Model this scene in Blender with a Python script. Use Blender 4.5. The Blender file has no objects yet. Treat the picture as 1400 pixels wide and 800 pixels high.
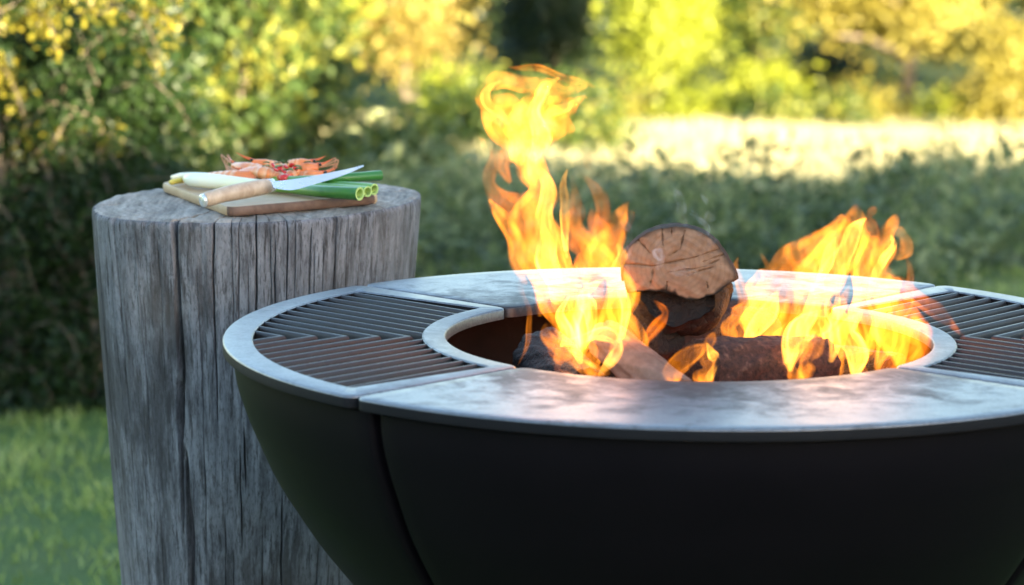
import bpy, bmesh, math, random
import numpy as np
from mathutils import Vector, Matrix

random.seed(7); rng = np.random.default_rng(7)
S = bpy.context.scene
COL = S.collection
R = math.radians

# ------------------------------------------------------------------ camera
F = 4300.0; PITCH = 0.157584631; ROLL = 0.00993092765
CAMZ = 0.95 + 0.5766
cp_, sp_, cr_, sr_ = math.cos(PITCH), math.sin(PITCH), math.cos(ROLL), math.sin(ROLL)
RIGHT = Vector((cr_, sr_ * sp_, sr_ * cp_)); UP = Vector((-sr_, cr_ * sp_, cr_ * cp_)); FWD = Vector((0, cp_, -sp_))
cam_d = bpy.data.cameras.new('camera'); cam = bpy.data.objects.new('camera', cam_d); COL.objects.link(cam)
m = Matrix.Identity(4)
for i in range(3):
    m[i][0] = RIGHT[i]; m[i][1] = UP[i]; m[i][2] = -FWD[i]
m[2][3] = CAMZ
cam.matrix_world = m
cam_d.sensor_width = 36; cam_d.lens = F / 1400 * 36; cam_d.clip_end = 2000; cam_d.clip_start = 0.05
cam_d.dof.use_dof = True; cam_d.dof.focus_distance = 3.58; cam_d.dof.aperture_fstop = 6.3
S.camera = cam

# ------------------------------------------------------------------ sky, sun, exposure
SUN_EL, SUN_AZ = R(8), R(145)         # low evening sun from the right, slightly behind the camera
sun_dir = Vector((math.sin(SUN_AZ) * math.cos(SUN_EL), math.cos(SUN_AZ) * math.cos(SUN_EL), math.sin(SUN_EL)))
w = bpy.data.worlds.new('World'); S.world = w; w.use_nodes = True
nt = w.node_tree; nt.nodes.clear()
sky = nt.nodes.new('ShaderNodeTexSky'); sky.sky_type = 'NISHITA'; sky.sun_disc = False
sky.air_density = 1.0; sky.dust_density = 0.8; sky.ozone_density = 1.5
sky.sun_elevation = SUN_EL; sky.sun_rotation = SUN_AZ
bg = nt.nodes.new('ShaderNodeBackground'); bg.inputs['Strength'].default_value = 0.094
wo = nt.nodes.new('ShaderNodeOutputWorld')
nt.links.new(sky.outputs[0], bg.inputs[0]); nt.links.new(bg.outputs[0], wo.inputs[0])
sl = bpy.data.lights.new('sun', 'SUN'); sl.energy = 5.0; sl.angle = R(0.53); sl.color = (1.0, 0.86, 0.56)
so = bpy.data.objects.new('sun', sl); COL.objects.link(so)
so.rotation_euler = sun_dir.to_track_quat('Z', 'Y').to_euler(); so.location = (0, -30, 20)
S.view_settings.view_transform = 'Standard'; S.view_settings.look = 'None'
S.view_settings.exposure = 3.3; S.view_settings.gamma = 1; S.view_settings.use_curve_mapping = False
S.render.engine = 'CYCLES'
cy = S.cycles
cy.use_denoising = True
cy.max_bounces = 8; cy.diffuse_bounces = 3; cy.glossy_bounces = 4; cy.transmission_bounces = 4
cy.volume_bounces = 0; cy.transparent_max_bounces = 32
cy.sample_clamp_indirect = 6.0; cy.caustics_reflective = False; cy.caustics_refractive = False

# ------------------------------------------------------------------ helpers
def ray(px, py):
    u = (px - 700) / F; v = -(py - 400) / F
    return RIGHT * u + UP * v + FWD
def at(px, py, Y):                       # pixel -> point at depth Y
    d = ray(px, py); return Vector((0, 0, CAMZ)) + d * (Y / d.y)
def tag(o, label=None, cat=None, group=None, kind=None):
    if label: o['label'] = label
    if cat: o['category'] = cat
    if group: o['group'] = group
    if kind: o['kind'] = kind
    return o
def empty(name, loc, label=None, cat=None, group=None):
    o = bpy.data.objects.new(name, None); COL.objects.link(o); o.location = loc
    o.empty_display_size = 0.05
    return tag(o, label, cat, group)
def link(name, me, mat, parent=None, smooth=True):
    o = bpy.data.objects.new(name, me); COL.objects.link(o)
    if mat is not None and not me.materials: me.materials.append(mat)
    if parent is not None: o.parent = parent
    if smooth: me.polygons.foreach_set('use_smooth', [True] * len(me.polygons))
    return o
def mesh_np(name, V, Fc, attr=None):
    V = np.asarray(V, np.float32); Fc = np.asarray(Fc, np.int32)
    me = bpy.data.meshes.new(name)
    k = Fc.shape[1]
    me.vertices.add(len(V)); me.vertices.foreach_set('co', V.ravel())
    me.loops.add(Fc.size); me.loops.foreach_set('vertex_index', Fc.ravel())
    me.polygons.add(len(Fc)); me.polygons.foreach_set('loop_start', np.arange(0, Fc.size, k, dtype=np.int32))
    if attr:
        for nm, (dom, arr) in attr.items():
            a = me.attributes.new(nm, 'FLOAT', dom); a.data.foreach_set('value', np.asarray(arr, np.float32))
    me.update(calc_edges=True); me.validate()
    return me
def mesh_py(name, V, Fs):
    me = bpy.data.meshes.new(name); me.from_pydata([tuple(v) for v in V], [], Fs); me.update(); return me
def bm_obj(name, bm, mat, parent=None, smooth=True, sharp=None):
    bmesh.ops.recalc_face_normals(bm, faces=bm.faces[:])
    me = bpy.data.meshes.new(name); bm.to_mesh(me); bm.free()
    o = link(name, me, mat, parent, smooth)
    if sharp: me.set_sharp_from_angle(angle=R(sharp))
    return o
def copy_tree(o, parent=None):
    c = o.copy(); COL.objects.link(c); c.parent = parent
    for ch in [x for x in bpy.data.objects if x.parent == o]: copy_tree(ch, c)
    return c

# value-noise helper for mesh shaping (periodic sums of sines; cheap and smooth)
def wob(a, seed, n=6, f0=1.0, f1=6.0):
    r = np.random.default_rng(seed); out = np.zeros_like(a, dtype=float)
    for i in range(n):
        f = f0 + (f1 - f0) * i / max(1, n - 1)
        out += np.sin(a * f * (1 + .15 * r.random()) + r.random() * 6.28) / (1 + .6 * i)
    return out / 2.0
def noise2(x, y, seed, n=10, s=1.0):
    r = np.random.default_rng(seed); out = np.zeros(np.broadcast(x, y).shape)
    for i in range(n):
        k = s * (0.6 + 1.9 * i / n); th = r.random() * 6.28
        out += np.sin(k * (x * math.cos(th) + y * math.sin(th)) + r.random() * 6.28)
    return out / math.sqrt(n)

# ------------------------------------------------------------------ materials
class NT:
    def __init__(s, name):
        s.m = bpy.data.materials.new(name); s.m.use_nodes = True
        s.t = s.m.node_tree; s.t.nodes.clear()
        s.out = s.t.nodes.new('ShaderNodeOutputMaterial')
    def n(s, typ, **kw):
        nd = s.t.nodes.new('ShaderNode' + typ)
        for k, v in kw.items():
            if k in nd.inputs: nd.inputs[k].default_value = v
            else: setattr(nd, k, v)
        return nd
    def l(s, a, b): s.t.links.new(a, b)
    def coord(s, kind='Object', scale=(1, 1, 1), rot=(0, 0, 0)):
        c = s.n('TexCoord'); mp = s.n('Mapping'); mp.inputs['Scale'].default_value = scale; mp.inputs['Rotation'].default_value = rot
        s.l(c.outputs[kind], mp.inputs['Vector']); return mp.outputs[0]
    def noise(s, vec, scale, detail=4, rough=.55, dist=0.0):
        n = s.n('TexNoise'); n.inputs['Scale'].default_value = scale; n.inputs['Detail'].default_value = detail
        n.inputs['Roughness'].default_value = rough; n.inputs['Distortion'].default_value = dist
        s.l(vec, n.inputs['Vector']); return n.outputs['Fac']
    def ramp(s, fac, stops, interp='LINEAR'):
        r = s.n('ValToRGB'); e = r.color_ramp.elements; r.color_ramp.interpolation = interp
        while len(e) < len(stops): e.new(0.5)
        for el, (p, c) in zip(e, stops):
            el.position = p; el.color = (c[0], c[1], c[2], 1) if hasattr(c, '__len__') else (c, c, c, 1)
        s.l(fac, r.inputs[0]); return r.outputs[0]
    def mix(s, fac, a, b, typ='MIX'):
        x = s.n('Mix', data_type='RGBA', blend_type=typ)
        for sock, v in ((x.inputs[0], fac), (x.inputs[6], a), (x.inputs[7], b)):
            if hasattr(v, 'is_linked'): s.l(v, sock)
            elif hasattr(v, '__len__'): sock.default_value = (v[0], v[1], v[2], 1)
            else: sock.default_value = v
        return x.outputs[2]
    def math(s, op, a, b=0.5):
        x = s.n('Math', operation=op)
        for sock, v in ((x.inputs[0], a), (x.inputs[1], b)):
            if hasattr(v, 'is_linked'): s.l(v, sock)
            else: sock.default_value = v
        return x.outputs[0]
    def bump(s, h, strength=.3, dist=.002):
        b = s.n('Bump'); b.inputs['Strength'].default_value = strength; b.inputs['Distance'].default_value = dist
        s.l(h, b.inputs['Height']); return b.outputs[0]
    def bsdf(s, col=None, rough=.5, metal=0., normal=None, spec=.5, **kw):
        p = s.n('BsdfPrincipled')
        for sock, v in ((p.inputs['Base Color'], col), (p.inputs['Roughness'], rough), (p.inputs['Metallic'], metal), (p.inputs['Specular IOR Level'], spec)):
            if v is None: continue
            if hasattr(v, 'is_linked'): s.l(v, sock)
            elif hasattr(v, '__len__'): sock.default_value = (v[0], v[1], v[2], 1)
            else: sock.default_value = v
        for k, v in kw.items():
            sock = p.inputs[k.replace('_', ' ')]
            sock.default_value = (v[0], v[1], v[2], 1) if (hasattr(v, '__len__') and len(v) == 3 and sock.type == 'RGBA') else v
        if normal is not None: s.l(normal, p.inputs['Normal'])
        s.l(p.outputs[0], s.out.inputs[0]); return p

def m_plate(name, stain):
    g = NT(name)
    v = g.coord()
    fine = g.noise(v, 260, 6, .7); med = g.noise(v, 34, 6, .65, .6); big = g.noise(v, 7.5, 5, .6, 1.2)
    # oil and soot smudges baked on by the fire: patches, denser toward the hole
    sep = g.n('SeparateXYZ'); g.l(v, sep.inputs[0])
    r2 = g.math('SQRT', g.math('ADD', g.math('POWER', sep.outputs[0], 2), g.math('POWER', sep.outputs[1], 2)))
    near = g.n('MapRange'); g.l(r2, near.inputs[0]); near.inputs[1].default_value = .26; near.inputs[2].default_value = .46
    near.inputs[3].default_value = .19; near.inputs[4].default_value = -.07
    sm = g.math('ADD', g.math('ADD', g.math('MULTIPLY', big, .55), g.math('MULTIPLY', med, .5)), near.outputs[0])
    mask = g.ramp(sm, [(.50, 0), (.70, 1)])
    mask = g.math('MULTIPLY', mask, stain)
    base = g.mix(g.ramp(fine, [(.3, 0), (.75, 1)]), (.165, .162, .167), (.30, .295, .302))
    base = g.mix(g.math('MULTIPLY', g.ramp(med, [(.35, 0), (.7, 1)]), .35), base, (.17, .17, .175))
    spk = g.ramp(g.noise(v, 95, 6, .75), [(.55, 0), (.66, 1)])
    base = g.mix(g.math('MULTIPLY', spk, .55), base, (.07, .062, .06))
    col = g.mix(mask, base, (.05, .043, .040))
    rough = g.math('ADD', g.math('ADD', g.math('MULTIPLY', med, .16), .33), g.math('MULTIPLY', mask, .16))
    g.bsdf(col, rough, .85, g.bump(g.math('ADD', g.math('MULTIPLY', fine, .5), med), .16, .0010))
    return g.m
M = {}
M['plate'] = m_plate('seasoned steel plate', .85)
M['grate'] = m_plate('grey cast grate', .25)
g = NT('dark grate bar'); v = g.coord()
n1 = g.noise(v, 180, 5, .7); n2 = g.noise(v, 22, 4, .6)
g.bsdf(g.mix(g.ramp(n2, [(.35, 0), (.7, 1)]), g.mix(n1, (.022, .0215, .023), (.052, .050, .052)), (.036, .027, .025)), g.math('ADD', g.math('MULTIPLY', n1, .2), .34), .5, g.bump(n1, .3, .001)); M['bar'] = g.m
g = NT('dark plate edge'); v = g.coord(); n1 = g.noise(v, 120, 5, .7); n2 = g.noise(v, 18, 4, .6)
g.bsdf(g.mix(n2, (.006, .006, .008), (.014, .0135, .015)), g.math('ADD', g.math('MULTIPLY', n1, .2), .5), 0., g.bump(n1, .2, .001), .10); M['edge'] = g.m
g = NT('matt black steel'); v = g.coord()
n1 = g.noise(v, 420, 3, .6); n2 = g.noise(v, 6, 4, .6)
g.bsdf(g.mix(n2, (.0040, .0028, .0046), (.0066, .0048, .0072)), g.math('ADD', g.math('MULTIPLY', n2, .14), .40), 0., g.bump(n1, .10, .0006), .11); M['bowl'] = g.m
g = NT('sooty steel'); v = g.coord()
n2 = g.noise(v, 22, 5, .65)
g.bsdf(g.ramp(n2, [(.3, (.009, .006, .0055)), (.6, (.020, .012, .010)), (.8, (.045, .032, .028))]), .75, .2, g.bump(n2, .4, .003)); M['soot'] = g.m

g = NT('weathered grey wood'); v = g.coord()
st = g.coord(scale=(1, 1, .05)); st2 = g.coord(scale=(1, 1, .13))
f1 = g.noise(st, 230, 5, .72); f2 = g.noise(st2, 70, 8, .78); f3 = g.noise(st2, 24, 7, .74, .3); big = g.noise(g.coord(scale=(1, 1, .30)), 10.5, 7, .70, .3)
f4 = g.noise(g.coord(scale=(1, 1, .3)), 420, 4, .7)
col = g.mix(g.ramp(f2, [(.36, 0), (.62, 1)]), (.078, .074, .082), (.258, .25, .272))
col = g.mix(g.math('MULTIPLY', g.ramp(f1, [(.39, 1), (.46, 0)]), .85), col, (.034, .030, .031))
col = g.mix(g.math('MULTIPLY', g.ramp(f4, [(.38, 1), (.46, 0)]), .6), col, (.060, .055, .055))
col = g.mix(g.math('MULTIPLY', g.ramp(f3, [(.54, 0), (.62, 1)]), .75), col, (.038, .033, .034))
col = g.mix(g.math('MULTIPLY', g.ramp(big, [(.52, 0), (.60, 1)]), .72), col, (.046, .041, .042))
col = g.mix(g.math('MULTIPLY', g.ramp(g.noise(v, 6, 4), [(.5, 0), (.66, 1)]), .18), col, (.22, .18, .155))
h = g.math('ADD', g.math('ADD', g.math('MULTIPLY', f1, .6), f2), g.math('MULTIPLY', f4, .5))
g.bsdf(col, .82, 0., g.bump(h, .55, .0018), .25); M['stump'] = g.m

g = NT('weathered end grain'); v = g.coord()
wv = g.n('TexWave', wave_type='RINGS', rings_direction='Z'); g.l(v, wv.inputs['Vector'])
wv.inputs['Scale'].default_value = 34; wv.inputs['Distortion'].default_value = 3.2; wv.inputs['Detail'].default_value = 4; wv.inputs['Detail Scale'].default_value = 2.0
saw = g.noise(g.coord(scale=(1, .16, 1), rot=(0, 0, .5)), 60, 5, .7)
b1 = g.noise(v, 11, 5, .65)
col = g.mix(g.ramp(saw, [(.32, 0), (.68, 1)]), (.15, .125, .105), (.47, .40, .34))
col = g.mix(g.math('MULTIPLY', g.ramp(wv.outputs['Fac'], [(.2, 1), (.5, 0)]), .22), col, (.10, .085, .08))
col = g.mix(g.math('MULTIPLY', g.ramp(b1, [(.5, 0), (.7, 1)]), .6), col, (.085, .075, .07))
g.bsdf(col, .85, 0., g.bump(g.math('ADD', saw, g.math('MULTIPLY', wv.outputs['Fac'], .25)), .6, .002), .25); M['endgrain'] = g.m

def m_leaf(name, dark, mid, light, trans=.45, rough=.45):
    g = NT(name)
    a = g.n('Attribute', attribute_name='tint')
    col = g.ramp(a.outputs['Fac'], [(0, dark), (.5, mid), (1, light)])
    p = g.bsdf(col, rough, 0., None, .4)
    t = g.n('BsdfTranslucent'); g.l(g.mix(.5, col, g.mix(1.0, col, (1.0, 1.0, .45), 'MULTIPLY')), t.inputs[0])
    mx = g.n('MixShader'); mx.inputs[0].default_value = trans
    g.l(p.outputs[0], mx.inputs[1]); g.l(t.outputs[0], mx.inputs[2]); g.l(mx.outputs[0], g.out.inputs[0]); return g.m
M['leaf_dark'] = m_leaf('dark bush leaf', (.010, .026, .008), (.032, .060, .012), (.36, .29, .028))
M['leaf_mid'] = m_leaf('mid green leaf', (.030, .060, .018), (.075, .115, .025), (.36, .33, .05))
M['leaf_under'] = m_leaf('undergrowth leaf', (.040, .060, .028), (.125, .16, .07), (.34, .36, .18))
M['leaf_lime'] = m_leaf('lime leaf', (.19, .22, .022), (.31, .345, .035), (.42, .43, .05))
M['leaf_gold'] = m_leaf('golden leaf', (.20, .16, .03), (.32, .27, .05), (.42, .36, .09))
M['leaf_tan'] = m_leaf('tan leaf', (.20, .15, .04), (.30, .235, .06), (.36, .32, .07))
M['leaf_ever'] = m_leaf('evergreen leaf', (.010, .022, .009), (.022, .040, .014), (.055, .075, .02), .25)
M['grass'] = m_leaf('lawn blade', (.13, .175, .042), (.27, .345, .085), (.50, .53, .22), .4, .5)
M['straw'] = m_leaf('dry meadow blade', (.30, .25, .12), (.42, .37, .20), (.52, .47, .30), .35, .6)
g = NT('bark'); v = g.coord(scale=(1, 1, .2)); n1 = g.noise(v, 40, 5, .7)
g.bsdf(g.ramp(n1, [(.3, (.06, .045, .035)), (.7, (.26, .20, .155))]), .9, 0., g.bump(n1, .8, .01), .2); M['bark'] = g.m
g = NT('ground'); v = g.coord('Object')
sep = g.n('SeparateXYZ'); g.l(v, sep.inputs[0])
n1 = g.noise(v, 2.5, 5, .6); n2 = g.noise(v, 60, 4, .7)
lawn = g.mix(g.ramp(n2, [(.3, 0), (.7, 1)]), (.05, .09, .025), (.11, .17, .05))
lawn = g.mix(g.ramp(n1, [(.4, 0), (.7, 1)]), lawn, (.10, .13, .05))
under = g.mix(n2, (.025, .035, .016), (.05, .055, .028))
field = g.mix(n1, (.40, .35, .18), (.50, .46, .27))
yy = g.math('ADD', sep.outputs[1], g.math('MULTIPLY', n1, 1.2))
mr = g.n('MapRange'); g.l(yy, mr.inputs[0]); mr.inputs[1].default_value = 10.3; mr.inputs[2].default_value = 11.2
mr2 = g.n('MapRange'); g.l(yy, mr2.inputs[0]); mr2.inputs[1].default_value = 14.2; mr2.inputs[2].default_value = 15.4
mr3 = g.n('MapRange'); g.l(yy, mr3.inputs[0]); mr3.inputs[1].default_value = 38.0; mr3.inputs[2].default_value = 40.0
col = g.mix(mr.outputs[0], lawn, under); col = g.mix(mr2.outputs[0], col, field); col = g.mix(mr3.outputs[0], col, (.05, .07, .025))
g.bsdf(col, .95, 0., g.bump(n2, .5, .02), .15); M['ground'] = g.m

# ------------------------------------------------------------------ terrain
def gz(y):
    y = np.asarray(y, float)
    z = np.where(y > 10, -.085 * (y - 10) , 0.)
    z = np.where(y > 40, -2.55 - .02 * (y - 40), z)
    z = np.where(y > 80, -3.35, z)
    return z
def gzf(y): return float(gz(y))
ys = np.concatenate([np.arange(-80, 0, 5), np.arange(0, 14, .25), np.arange(14, 60, 1), np.arange(60, 200, 10), np.arange(200, 1300, 100)])
xs = np.concatenate([-np.arange(20, 620, 60)[::-1], np.arange(-15, 15.1, .5), np.arange(20, 620, 60)])
X, Y = np.meshgrid(xs, ys); Z = gz(Y) + np.where(Y > 11, .03, .006) * noise2(X, Y, 3, 8, 2.0)
nx = len(xs); idx = np.arange(len(ys) * nx).reshape(len(ys), nx)
Fq = np.stack([idx[:-1, :-1].ravel(), idx[:-1, 1:].ravel(), idx[1:, 1:].ravel(), idx[1:, :-1].ravel()], 1)
ground = link('ground', mesh_np('ground', np.stack([X.ravel(), Y.ravel(), Z.ravel()], 1), Fq), M['ground']); tag(ground, kind='structure')

# ------------------------------------------------------------------ leaves and blades
def leaf_mesh(name, C, size, tint, aspect=.5, up=.35, seed=0, nrm=None):
    """folded diamond leaves: 2 quads-worth of triangles each, centres C (n,3)"""
    r = np.random.default_rng(seed); n = len(C)
    d = r.normal(size=(n, 3)); d[:, 2] -= .25; d /= np.linalg.norm(d, axis=1)[:, None]
    q = r.normal(size=(n, 3)); q[:, 2] += up * 3
    if nrm is not None: q += nrm * 1.4
    s = np.cross(d, q); s /= np.linalg.norm(s, axis=1)[:, None] + 1e-9
    nn = np.cross(s, d)
    L = (size * (0.65 + .7 * r.random(n)))[:, None]; W = L * aspect * .5
    a = C - d * L * .5; b = C + d * L * .5; mid = C - d * L * .06
    l = mid + s * W + nn * W * .35; rr = mid - s * W + nn * W * .35
    V = np.stack([a, l, b, rr], 1).reshape(-1, 3)
    i = np.arange(n) * 4
    T = np.stack([np.stack([i, i + 1, i + 2], 1), np.stack([i, i + 2, i + 3], 1)], 1).reshape(-1, 3)
    return mesh_np(name, V, T, {'tint': ('FACE', np.repeat(np.clip(tint, 0, 1), 2))})
def blob_pts(center, rad, nclump, per, clump_r, seed, hollow=.55, zmin=None):
    r = np.random.default_rng(seed)
    u = r.normal(size=(nclump, 3)); u /= np.linalg.norm(u, axis=1)[:, None]
    rr = (hollow + (1 - hollow) * r.random(nclump)) * (1 + .16 * r.normal(size=nclump))
    cc = np.asarray(center) + u * rr[:, None] * np.asarray(rad)
    if zmin is not None: cc[:, 2] = np.maximum(cc[:, 2], zmin + .05 * r.random(nclump))
    cs = clump_r * (.6 + .8 * r.random(nclump))
    P = np.repeat(cc, per, 0) + r.normal(size=(nclump * per, 3)) * np.repeat(cs, per)[:, None] * np.array([1, 1, .75])
    ct = np.repeat(r.random(nclump) ** 1.8, per)
    out = np.repeat(u, per, 0)
    if zmin is not None: P[:, 2] = np.maximum(P[:, 2], zmin + .01)
    return P, np.clip(.62 * ct + .42 * r.random(len(P)), 0, 1), out
def tube(pts, rads, n=8, cap=True):
    pts = [Vector(p) for p in pts]; V = []; Fs = []
    prev = None
    for i, p in enumerate(pts):
        t = (pts[min(i + 1, len(pts) - 1)] - pts[max(i - 1, 0)]).normalized()
        if prev is None:
            a = t.orthogonal().normalized()
        else:
            a = (prev - t * prev.dot(t)).normalized()
        prev = a; b = t.cross(a)
        for k in range(n):
            th = 2 * math.pi * k / n; V.append(p + (a * math.cos(th) + b * math.sin(th)) * rads[i])
    for i in range(len(pts) - 1):
        for k in range(n):
            Fs.append((i * n + k, i * n + (k + 1) % n, (i + 1) * n + (k + 1) % n, (i + 1) * n + k))
    if cap:
        Fs.append(tuple(range(n - 1, -1, -1))); Fs.append(tuple(range((len(pts) - 1) * n, len(pts) * n)))
    return V, Fs
def join_tubes(lst):
    V = []; Fs = []
    for v, f in lst:
        o = len(V); V += v; Fs += [tuple(i + o for i in q) for q in f]
    return V, Fs
def make_tree(name, label, cat, px, Y, crown_z, rad, leafmat, seed, nclump=160, per=42, leaf=.09, trunk_r=.09, limbs=5, group=None, hollow=.35, trunk_px=None, clump=.16, zmin=None):
    x = at(px, 150, Y).x; base = Vector((x, Y, gzf(Y) - .03))
    t = empty(name, base, label, cat, group)
    r = random.Random(seed)
    top = crown_z - base.z + rad[2] * .3
    off = 0.0 if trunk_px is None else at(trunk_px, 150, Y).x - x
    lst = []
    if trunk_r > 0.03:
        pts = [(off * (1 - k / 5) + r.uniform(-.05, .05) * k, r.uniform(-.05, .05) * k, top * k / 5) for k in range(6)]
        lst.append(tube(pts, [trunk_r * (1.25 if k == 0 else 1 - .16 * k) for k in range(6)], 9))
        for i in range(limbs):
            k = r.uniform(.35, .8); a = r.uniform(0, 6.28); b = Vector((off * (1 - k), 0, top * k))
            ln = r.uniform(.5, .95)
            e = b + Vector((math.cos(a) * rad[0] * ln, math.sin(a) * rad[1] * ln, rad[2] * r.uniform(.1, .6)))
            mid = (b + e) / 2 + Vector((0, 0, .12 * r.uniform(0, 1)))
            lst.append(tube([b, mid, e], [trunk_r * .5, trunk_r * .34, trunk_r * .1], 6))
    else:
        for i in range(limbs):
            a = r.uniform(0, 6.28); ln = r.uniform(.3, .8)
            e = Vector((math.cos(a) * rad[0] * ln, math.sin(a) * rad[1] * ln, top * r.uniform(.7, 1.1)))
            lst.append(tube([(r.uniform(-.06, .06), r.uniform(-.06, .06), 0), e * .5 + Vector((0, 0, .1)), e], [trunk_r, trunk_r * .7, trunk_r * .25], 6))
    v, f = join_tubes(lst)
    link('trunk', mesh_py('trunk', v, f), M['bark'], t)
    P, ti, out = blob_pts((0, 0, crown_z - base.z), rad, nclump, per, clump, seed, hollow, zmin)
    link('crown', leaf_mesh('crown', P, np.full(len(P), leaf), ti, .55, .35, seed, out), leafmat, t, smooth=False)
    return t

# lawn blades (soft, uneven turf)
def blades(name, P, h, wid, tint, mat, seed, lean=.5):
    r = np.random.default_rng(seed); n = len(P)
    a = r.random(n) * 6.28; s = np.stack([np.cos(a), np.sin(a), np.zeros(n)], 1)
    ln = r.normal(size=(n, 3)) * lean; ln[:, 2] = 1
    ln /= np.linalg.norm(ln, axis=1)[:, None]
    H = (h * (.5 + .9 * r.random(n)))[:, None]
    bend = r.normal(size=(n, 3)) * .35; bend[:, 2] = -.15
    a0 = P - s * wid / 2; a1 = P + s * wid / 2
    mid = P + ln * H * .55; m0 = mid - s * wid * .4; m1 = mid + s * wid * .4
    tip = P + ln * H + bend * H * .5
    V = np.stack([a0, a1, m1, m0, tip], 1).reshape(-1, 3); i = np.arange(n) * 5
    T = np.stack([np.stack([i, i + 1, i + 2], 1), np.stack([i, i + 2, i + 3], 1), np.stack([i + 3, i + 2, i + 4], 1)], 1).reshape(-1, 3)
    return link(name, mesh_np(name, V, T, {'tint': ('FACE', np.repeat(np.clip(tint, 0, 1), 3))}), mat, smooth=False)
n = 150000
px_ = rng.uniform(-3.4, 3.6, n); py_ = rng.uniform(3.4, 10.9, n)
den = noise2(px_, py_, 21, 10, 7.0)
keep = rng.random(n) < np.clip(.62 + .28 * den, .15, 1)
px_, py_, den = px_[keep], py_[keep], den[keep]
P = np.stack([px_, py_, gz(py_) - .004], 1)
lawn = blades('lawn_grass', P, .036 + .014 * den, .0055, .42 + .22 * den + .18 * rng.normal(size=len(P)), M['grass'], 5, .55)
tag(lawn, 'short green lawn grass around the log stump', 'grass', kind='stuff')
n = 70000
px_ = rng.uniform(-9, 9, n); py_ = 13.6 + 23.4 * rng.random(n) ** 1.2
P = np.stack([px_, py_, gz(py_) - .01], 1)
mead = blades('meadow_grass', P, (.17 + .06 * noise2(px_, py_, 22, 8, 1.2)) * np.where(py_ > 26, .6, 1.0), .018, .5 + .25 * rng.normal(size=n), M['straw'], 6, .4)
tag(mead, 'pale dry meadow grass in the evening sun', 'grass', kind='stuff')

# dark undergrowth between lawn and meadow
n = 1750
ux = rng.uniform(-5.2, 5.2, n); uy = 10.25 - .95 * np.clip((1.7 - ux) / .5, 0, 1) + (3.6 + 2.6 * np.clip(.6 - ux, 0, 1.2) / 1.2) * rng.random(n)
uh = (.25 + .10 * noise2(ux, uy, 31, 8, 1.6) + .07 * noise2(ux, uy, 34, 8, 6.0)).clip(.08, .6) * np.where(rng.random(n) < .10, 1.5, 1.0)
uh = uh * np.where(uy < 10.1, .8, 1.0) + .05 * np.clip((-ux - .1) / 1.2, 0, 1)
per = 46
cc = np.stack([ux, uy, gz(uy)], 1)
P = np.repeat(cc, per, 0); q = rng.normal(size=(len(P), 3)) * np.array([.085, .085, 0]); P = P + q
hh = np.repeat(uh, per) * rng.random(len(P)) ** .7 * np.exp(-(q[:, 0] ** 2 + q[:, 1] ** 2) / .03); P[:, 2] += hh
ti = np.clip(np.repeat(rng.random(n) * .5 + .22 * noise2(ux, uy * .6, 35, 8, 5.0), per) + .5 * rng.random(len(P)), 0, 1)
u = link('undergrowth', leaf_mesh('undergrowth', P, np.full(len(P), .052), ti, .42, .3, 33), M['leaf_under'], smooth=False)
tag(u, 'soft dark green undergrowth along the far side of the lawn', 'undergrowth', kind='stuff')

# bushes and trees -------------------------------------------------------------------------------
def bush_multi(name, label, cat, base, blobs, leafmat, seed, leaf, group=None, stems=7, aspect=.5, tk=1.0):
    """one bush from several leaf masses; blobs = (center, radii, nclump, per, clump_r, hollow) in world"""
    t = empty(name, base, label, cat, group); r = random.Random(seed); b0 = Vector(base)
    Ps, Ts, Os = [], [], []
    lst = []
    for i, (c, rad, ncl, per, cr, hol) in enumerate(blobs):
        P, ti, out = blob_pts(Vector(c) - b0, rad, ncl, per, cr, seed + i, hol, 0.0); Ps.append(P); Ts.append(ti * tk); Os.append(out)
        for k in range(max(1, stems // len(blobs))):
            e = Vector(c) - b0 + Vector((r.uniform(-.6, .6) * rad[0], r.uniform(-.6, .6) * rad[1], r.uniform(0, .7) * rad[2]))
            s = Vector((r.uniform(-.2, .2), r.uniform(-.15, .15), -.02))
            lst.append(tube([s, (s + e) / 2 + Vector((r.uniform(-.08, .08), r.uniform(-.08, .08), .05)), e], [.016, .011, .003], 6))
    v, f = join_tubes(lst); link('stem', mesh_py('stem', v, f), M['bark'], t)
    P = np.concatenate(Ps); link('foliage', leaf_mesh('foliage', P, np.full(len(P), leaf), np.concatenate(Ts), aspect, .35, seed, np.concatenate(Os)), leafmat, t, smooth=False)
    return t
def W(px, py, Y): return at(px, py, Y)
def smooth_path_(pts, n):
    a = np.array([tuple(p) for p in pts], float); t = np.linspace(0, len(a) - 1, n)
    return np.stack([np.interp(t, np.arange(len(a)), a[:, k]) for k in range(3)], 1)
bl = []
for (px, py, Y, rx, rz, ncl) in [(40, 520, 7.75, .34, .26, 70), (150, 480, 7.9, .28, .30, 60), (-120, 420, 7.8, .40, .5, 80), (60, 330, 7.95, .38, .30, 80), (165, 300, 8.05, .25, .30, 50), (40, 150, 8.0, .40, .34, 120), (150, 120, 8.1, .28, .30, 75), (-130, 60, 8.1, .45, .5, 110), (60, -80, 8.2, .42, .4, 110), (215, 560, 7.9, .16, .12, 16), (100, 570, 7.7, .3, .10, 40)]:
    c = W(px, py, Y + .22); bl.append((c, (rx, .30, rz), int(ncl * .8), 80, .055, .2))
bush0 = bush_multi('garden_bush', 'big dark green bush behind the left side of the stump, top leaves sunlit yellow', 'bush', (W(60, 600, 7.8).x, 7.9, 0), bl, M['leaf_dark'], 101, .034, stems=22, tk=.42)
Pb, Tb, tubes = [], [], []; rb = random.Random(5); b0 = bush0.location
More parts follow.
